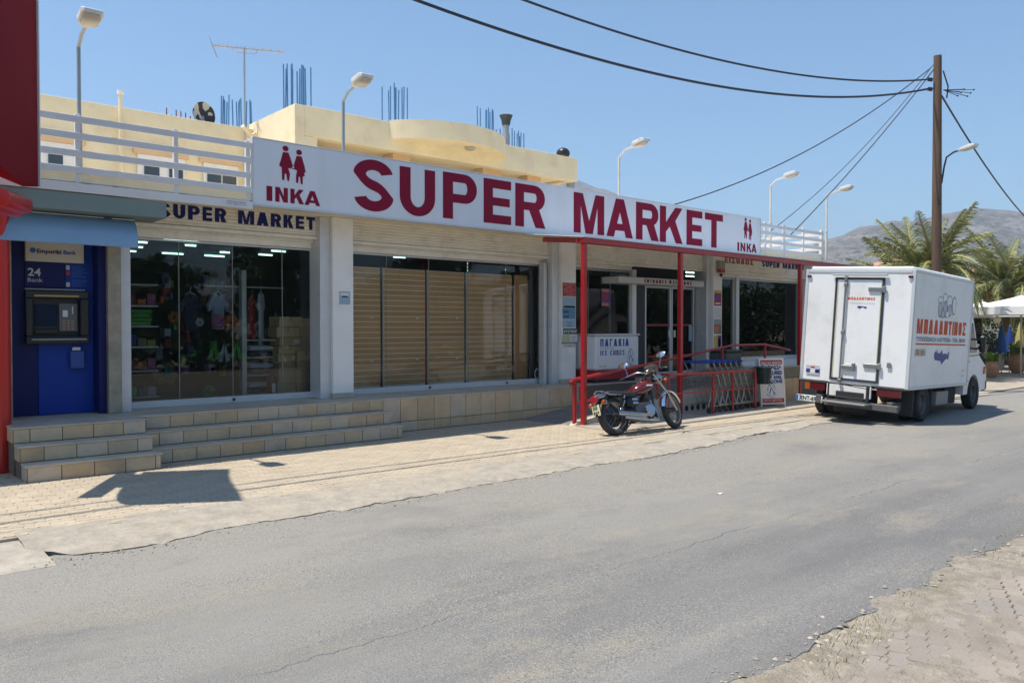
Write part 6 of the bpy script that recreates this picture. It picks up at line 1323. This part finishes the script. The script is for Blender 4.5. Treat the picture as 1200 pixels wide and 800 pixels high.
sb = empty('stone_block', (35.4, 11.35, 0), 'pale rendered stone block standing behind the spiky potted plant', 'pillar'); part((35.05, 35.65, 11.1, 11.7, 0, 1.16), 'block', mat('pale_stone', (.42, .37, .30), .85, amt=.12, scale=4), sb); part((33.9, 35.04, 11.3, 11.6, 0, .95), 'low_wall', MATS['pale_stone'], sb); part((33.85, 35.03, 11.27, 11.63, .951, 1.0), 'coping', m_conc2, sb)
ln = empty('globe_lantern', (30.1, 9.6, 1.9), 'pale round globe lantern hanging under the parasols', 'lantern'); MB().ball((30.15, 9.62, 1.94), .125, 10).build('globe', mat('globe_cream', (.7, .62, .42), .5), ln, smooth=True); MB().tube([(30.15, 9.62, 2.06), (30.15, 9.62, 2.35)], .01, 5).build('cord', m_blk, ln)
for i, (x, y, z0, z1, col, l) in enumerate(((32.3, 10.15, .75, 1.78, (.02, .09, .30), 'tall folded bright blue beach parasol under the white canopy'), (33.3, 10.2, .8, 1.70, (.01, .04, .24), 'folded dark blue beach parasol right of the bright blue one'), (32.9, 9.75, .95, 1.8, (.45, .38, .12), 'folded yellow beach parasol at the right edge'), (31.6, 10.9, .9, 1.8, (.03, .10, .22), 'folded teal blue beach parasol left of the globe lantern'))):
    r = empty('folded_parasol', (x, y, 0), l, 'parasol'); MB().lathe([(.20, z0), (.17, z0+.02), (.13, (z0+z1)/2), (.03, z1)], 10, Matrix.Translation((x, y, 0))).build('fabric', mat('beach_fabric_%d' % i, col, .7), r, smooth=True); MB().tube([(x, y, 0), (x, y, z1+.06)], .018, 6).build('pole', m_polew, r)
r = empty('orange_display', (30.4, 10.9, 0), 'orange souvenir display stand just right of the truck box', 'stand'); part((30.2, 30.6, 10.75, 11.1, .0, .9), 'cabinet', m_blk, r); part((30.15, 30.65, 10.7, 11.1, .92, 1.7), 'panel', mat('orange_panel', (.6, .2, .03), .5), r); MB().ball((30.3, 10.66, 1.25), .09, 8).build('lamp_ball', MATS['globe_cream'], r, smooth=True)
r = empty('scooter', (31.0, 10.2, 0), 'dark parked scooter behind the truck mirror', 'scooter')
GW[0] = False
MB().loft([(-.7, 0, .62, .1, .06, 3), (-.5, 0, .62, .17, .16, 3), (0, 0, .60, .17, .12, 3), (.1, 0, .35, .14, .08, 3), (.45, 0, .35, .14, .08, 3), (.55, 0, .65, .2, .32, 3), (.68, 0, .75, .14, .25, 3)], 14).build('body', mat('scooter_black', (.03, .035, .04), .3), r, smooth=True); wheel(-.5, 0, .24, .1, par=r); wheel(.72, 0, .24, .1, par=r)
MB().tube([(.62, 0, .9), (.52, 0, 1.1)], .03, 6).tube([(.5, -.3, 1.12), (.5, .3, 1.12)], .018, 6).build('handlebar', m_blk, r); GW[0] = True
for i in range(14):
    x = 33+random.uniform(-1.5, 3.5); y = 12.3+random.uniform(-.4, .4); z = random.choice((.5, 1.0, 1.5)); gm = random.choice(goods); gbox(x, x+random.uniform(.12, .3), y+.3, y+.5, z+.002, z+random.uniform(.12, .35), gm, 'souvenir', 'small %s souvenir on the %s stall shelf under the parasols' % (gm.name[6:], {.5: 'low', 1.0: 'middle', 1.5: 'top'}[z]), 'souvenir', 'souvenirs in the shade under the parasols')
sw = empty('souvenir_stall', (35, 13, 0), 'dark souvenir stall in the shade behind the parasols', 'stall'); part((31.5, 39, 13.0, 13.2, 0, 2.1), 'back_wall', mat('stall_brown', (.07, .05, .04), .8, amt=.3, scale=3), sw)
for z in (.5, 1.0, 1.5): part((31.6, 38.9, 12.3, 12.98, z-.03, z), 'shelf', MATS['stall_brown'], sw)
# far house with a salmon roof
hs = empty('far_house', (75, 22, 0), 'long low house with a salmon tiled roof at the right edge', 'house')
part((64, 100, 22, 34, 0, 5.2), 'wall', m_cream, hs); MB().add([(63, 21, 5.15), (101, 21, 5.15), (101, 35, 5.15), (63, 35, 5.15), (66, 28, 7.5), (98, 28, 7.5)], [(0, 1, 5, 4), (2, 3, 4, 5), (1, 2, 5), (3, 0, 4), (3, 2, 1, 0)]).build('roof', mat('salmon_tiles', (.52, .27, .19), .85, amt=.15, scale=.8, bump=.3, bscale=3), hs)
for i in range(8): part((66+i*4, 67.4+i*4, 21.9, 21.99, 2.2, 3.8), 'window', m_shade, hs)
# tree belt on the opposite side of the street (seen as dark reflections in the shop glass)
mb = MB(); rnd = random.Random(77)
for i in range(44000):
    x = rnd.uniform(-14, 105) if i % 2 else rnd.uniform(-14, 40); y = -9-rnd.random()*4; hh = 4.6+1.8*nz(x, 0, .22, 3)+1.0*nz(x, 0, .8, 6); z = rnd.random()**.8*hh
    if nz(x, z, .7, 15) < -.34: continue
    u = Vector((rnd.gauss(0, 1), rnd.gauss(0, 1), rnd.gauss(0, 1))).normalized()*(.21 if x < 40 else .34); v = u.cross(Vector((rnd.gauss(0, 1), rnd.gauss(0, 1), rnd.gauss(0, 1)))).normalized()*.15; p = Vector((x, y, z)); mb.add([p-u, p+v, p+u, p-v], [(0, 1, 2, 3)])
o = mb.build('tree_belt', MATS['dark_leaf']); tag(o, 'dark belt of trees mirrored in the shop windows', 'trees'); o['kind'] = 'stuff'
# ================================================================== HILLS
def hills(name, crest, dist, depth, m, jag, a_pad=0.):
    """terrain rising to a crest line; crest lists (bearing from the lens axis in tangent units, slope above the horizon)"""
    xs = [c[0] for c in crest]; mb = MB(); NA, NR = 260, 46; rows = []
    for i in range(NA+1):
        t = xs[0]+(xs[-1]-xs[0])*i/NA; k = max(j for j in range(len(crest)-1) if crest[j][0] <= t+1e-9); a, b = crest[k], crest[k+1]; f = (t-a[0])/(b[0]-a[0]); f = f*f*(3-2*f); el = a[1]+(b[1]-a[1])*f; row = []
        for j in range(NR+1):
            u = j/NR; D = dist-depth+depth*1.45*u; x = math.cos(TH)*D+math.sin(TH)*D*t; y = math.sin(TH)*D-math.cos(TH)*D*t
            s_ = min(1, u/.69); hgt = el*dist*(s_**1.35 if u <= .69 else 1-.45*((u-.69)/.31)**1.4)
            rid = sum(abs(mnoise.noise(Vector((x, y, 0))*(.0011*2**q)*(2600/dist)+Vector((q*7, 3, 0))))*.5**q for q in range(6)); hgt += jag*el*dist*(.55-rid)*min(1, 3*s_*(1.12-s_) if u <= .69 else .35)
            row.append((x, y, max(-2, hgt) if j else -5))
        rows.append(row)
    n = NR+1; mb.add([p for r in rows for p in r], [(i*n+j, (i+1)*n+j, (i+1)*n+j+1, i*n+j+1) for i in range(NA) for j in range(NR)])
    return struct(mb.build(name, m, smooth=True))
tx = lambda px: (px-600)/934
sl_ = lambda py: (382-py)/934
m_hill = bpy.data.materials.new('dry_hillside'); m_hill.use_nodes = True; MATS['dry_hillside'] = m_hill
N = m_hill.node_tree.nodes; L = m_hill.node_tree.links; g_ = N.new('ShaderNodeNewGeometry')
def tn(s_, d=8, r=.65):
    t = N.new('ShaderNodeTexNoise'); t.inputs['Scale'].default_value = s_; t.inputs['Detail'].default_value = d; t.inputs['Roughness'].default_value = r; L.new(g_.outputs['Position'], t.inputs[0]); return t.outputs[0]
def rp_(f, a, b, ca, cb):
    m = N.new('ShaderNodeMapRange'); m.inputs[1].default_value = a; m.inputs[2].default_value = b; L.new(f, m.inputs[0]); x = N.new('ShaderNodeMix'); x.data_type = 'RGBA'; L.new(m.outputs[0], x.inputs[0])
    for i, c in ((6, ca), (7, cb)):
        if isinstance(c, tuple): x.inputs[i].default_value = (*c, 1)
        else: L.new(c, x.inputs[i])
    return x.outputs[2]
c = rp_(tn(.02), .35, .65, (.15, .125, .105), (.33, .285, .25)); c = rp_(tn(.10, 9, .8), .47, .57, c, (.06, .07, .05)); c = rp_(tn(.05, 7, .7), .60, .68, c, (.44, .41, .38))
L.new(c, N['Principled BSDF'].inputs['Base Color']); N['Principled BSDF'].inputs['Roughness'].default_value = 1
bpn = N.new('ShaderNodeBump'); bpn.inputs['Strength'].default_value = 1; bpn.inputs['Distance'].default_value = 5; L.new(tn(.07, 9, .7), bpn.inputs['Height']); L.new(bpn.outputs[0], N['Principled BSDF'].inputs['Normal'])
hills('hills', [(tx(400), .02), (tx(700), sl_(340)), (tx(860), sl_(300)), (tx(930), sl_(290)), (tx(975), sl_(274)), (tx(1015), sl_(262)), (tx(1060), sl_(256)), (tx(1105), sl_(250)), (tx(1140), sl_(247)), (tx(1200), sl_(251)), (tx(1300), sl_(262)), (tx(1500), sl_(280)), (tx(2200), sl_(330))], 1100, 720, m_hill, .30)
hills('far_hills', [(tx(-400), sl_(330)), (tx(200), sl_(300)), (tx(500), sl_(262)), (tx(600), sl_(232)), (tx(640), sl_(220)), (tx(672), sl_(213)), (tx(705), sl_(222)), (tx(760), sl_(246)), (tx(860), sl_(285)), (tx(1000), sl_(320)), (tx(1200), .02)], 1750, 800, m_hill, .14)
# ------------------------------------------------------------------ air
hz = bpy.data.materials.new('haze_air'); hz.use_nodes = True; N = hz.node_tree.nodes; N.clear(); oo = N.new('ShaderNodeOutputMaterial'); pv = N.new('ShaderNodeVolumePrincipled')
pv.inputs['Color'].default_value = (.66, .80, 1.0, 1); pv.inputs['Density'].default_value = HAZE if 'HAZE' in globals() else .0004; pv.inputs['Anisotropy'].default_value = .2
hz.node_tree.links.new(pv.outputs[0], oo.inputs['Volume'])
hb2 = MB().box(-2700, 2700, -2700, 2700, -6.5, 345).build('haze', hz); hb2['kind'] = 'stuff'; tag(hb2, 'thin pale air softening the distant hills', 'haze'); hb2.display_type = 'WIRE'
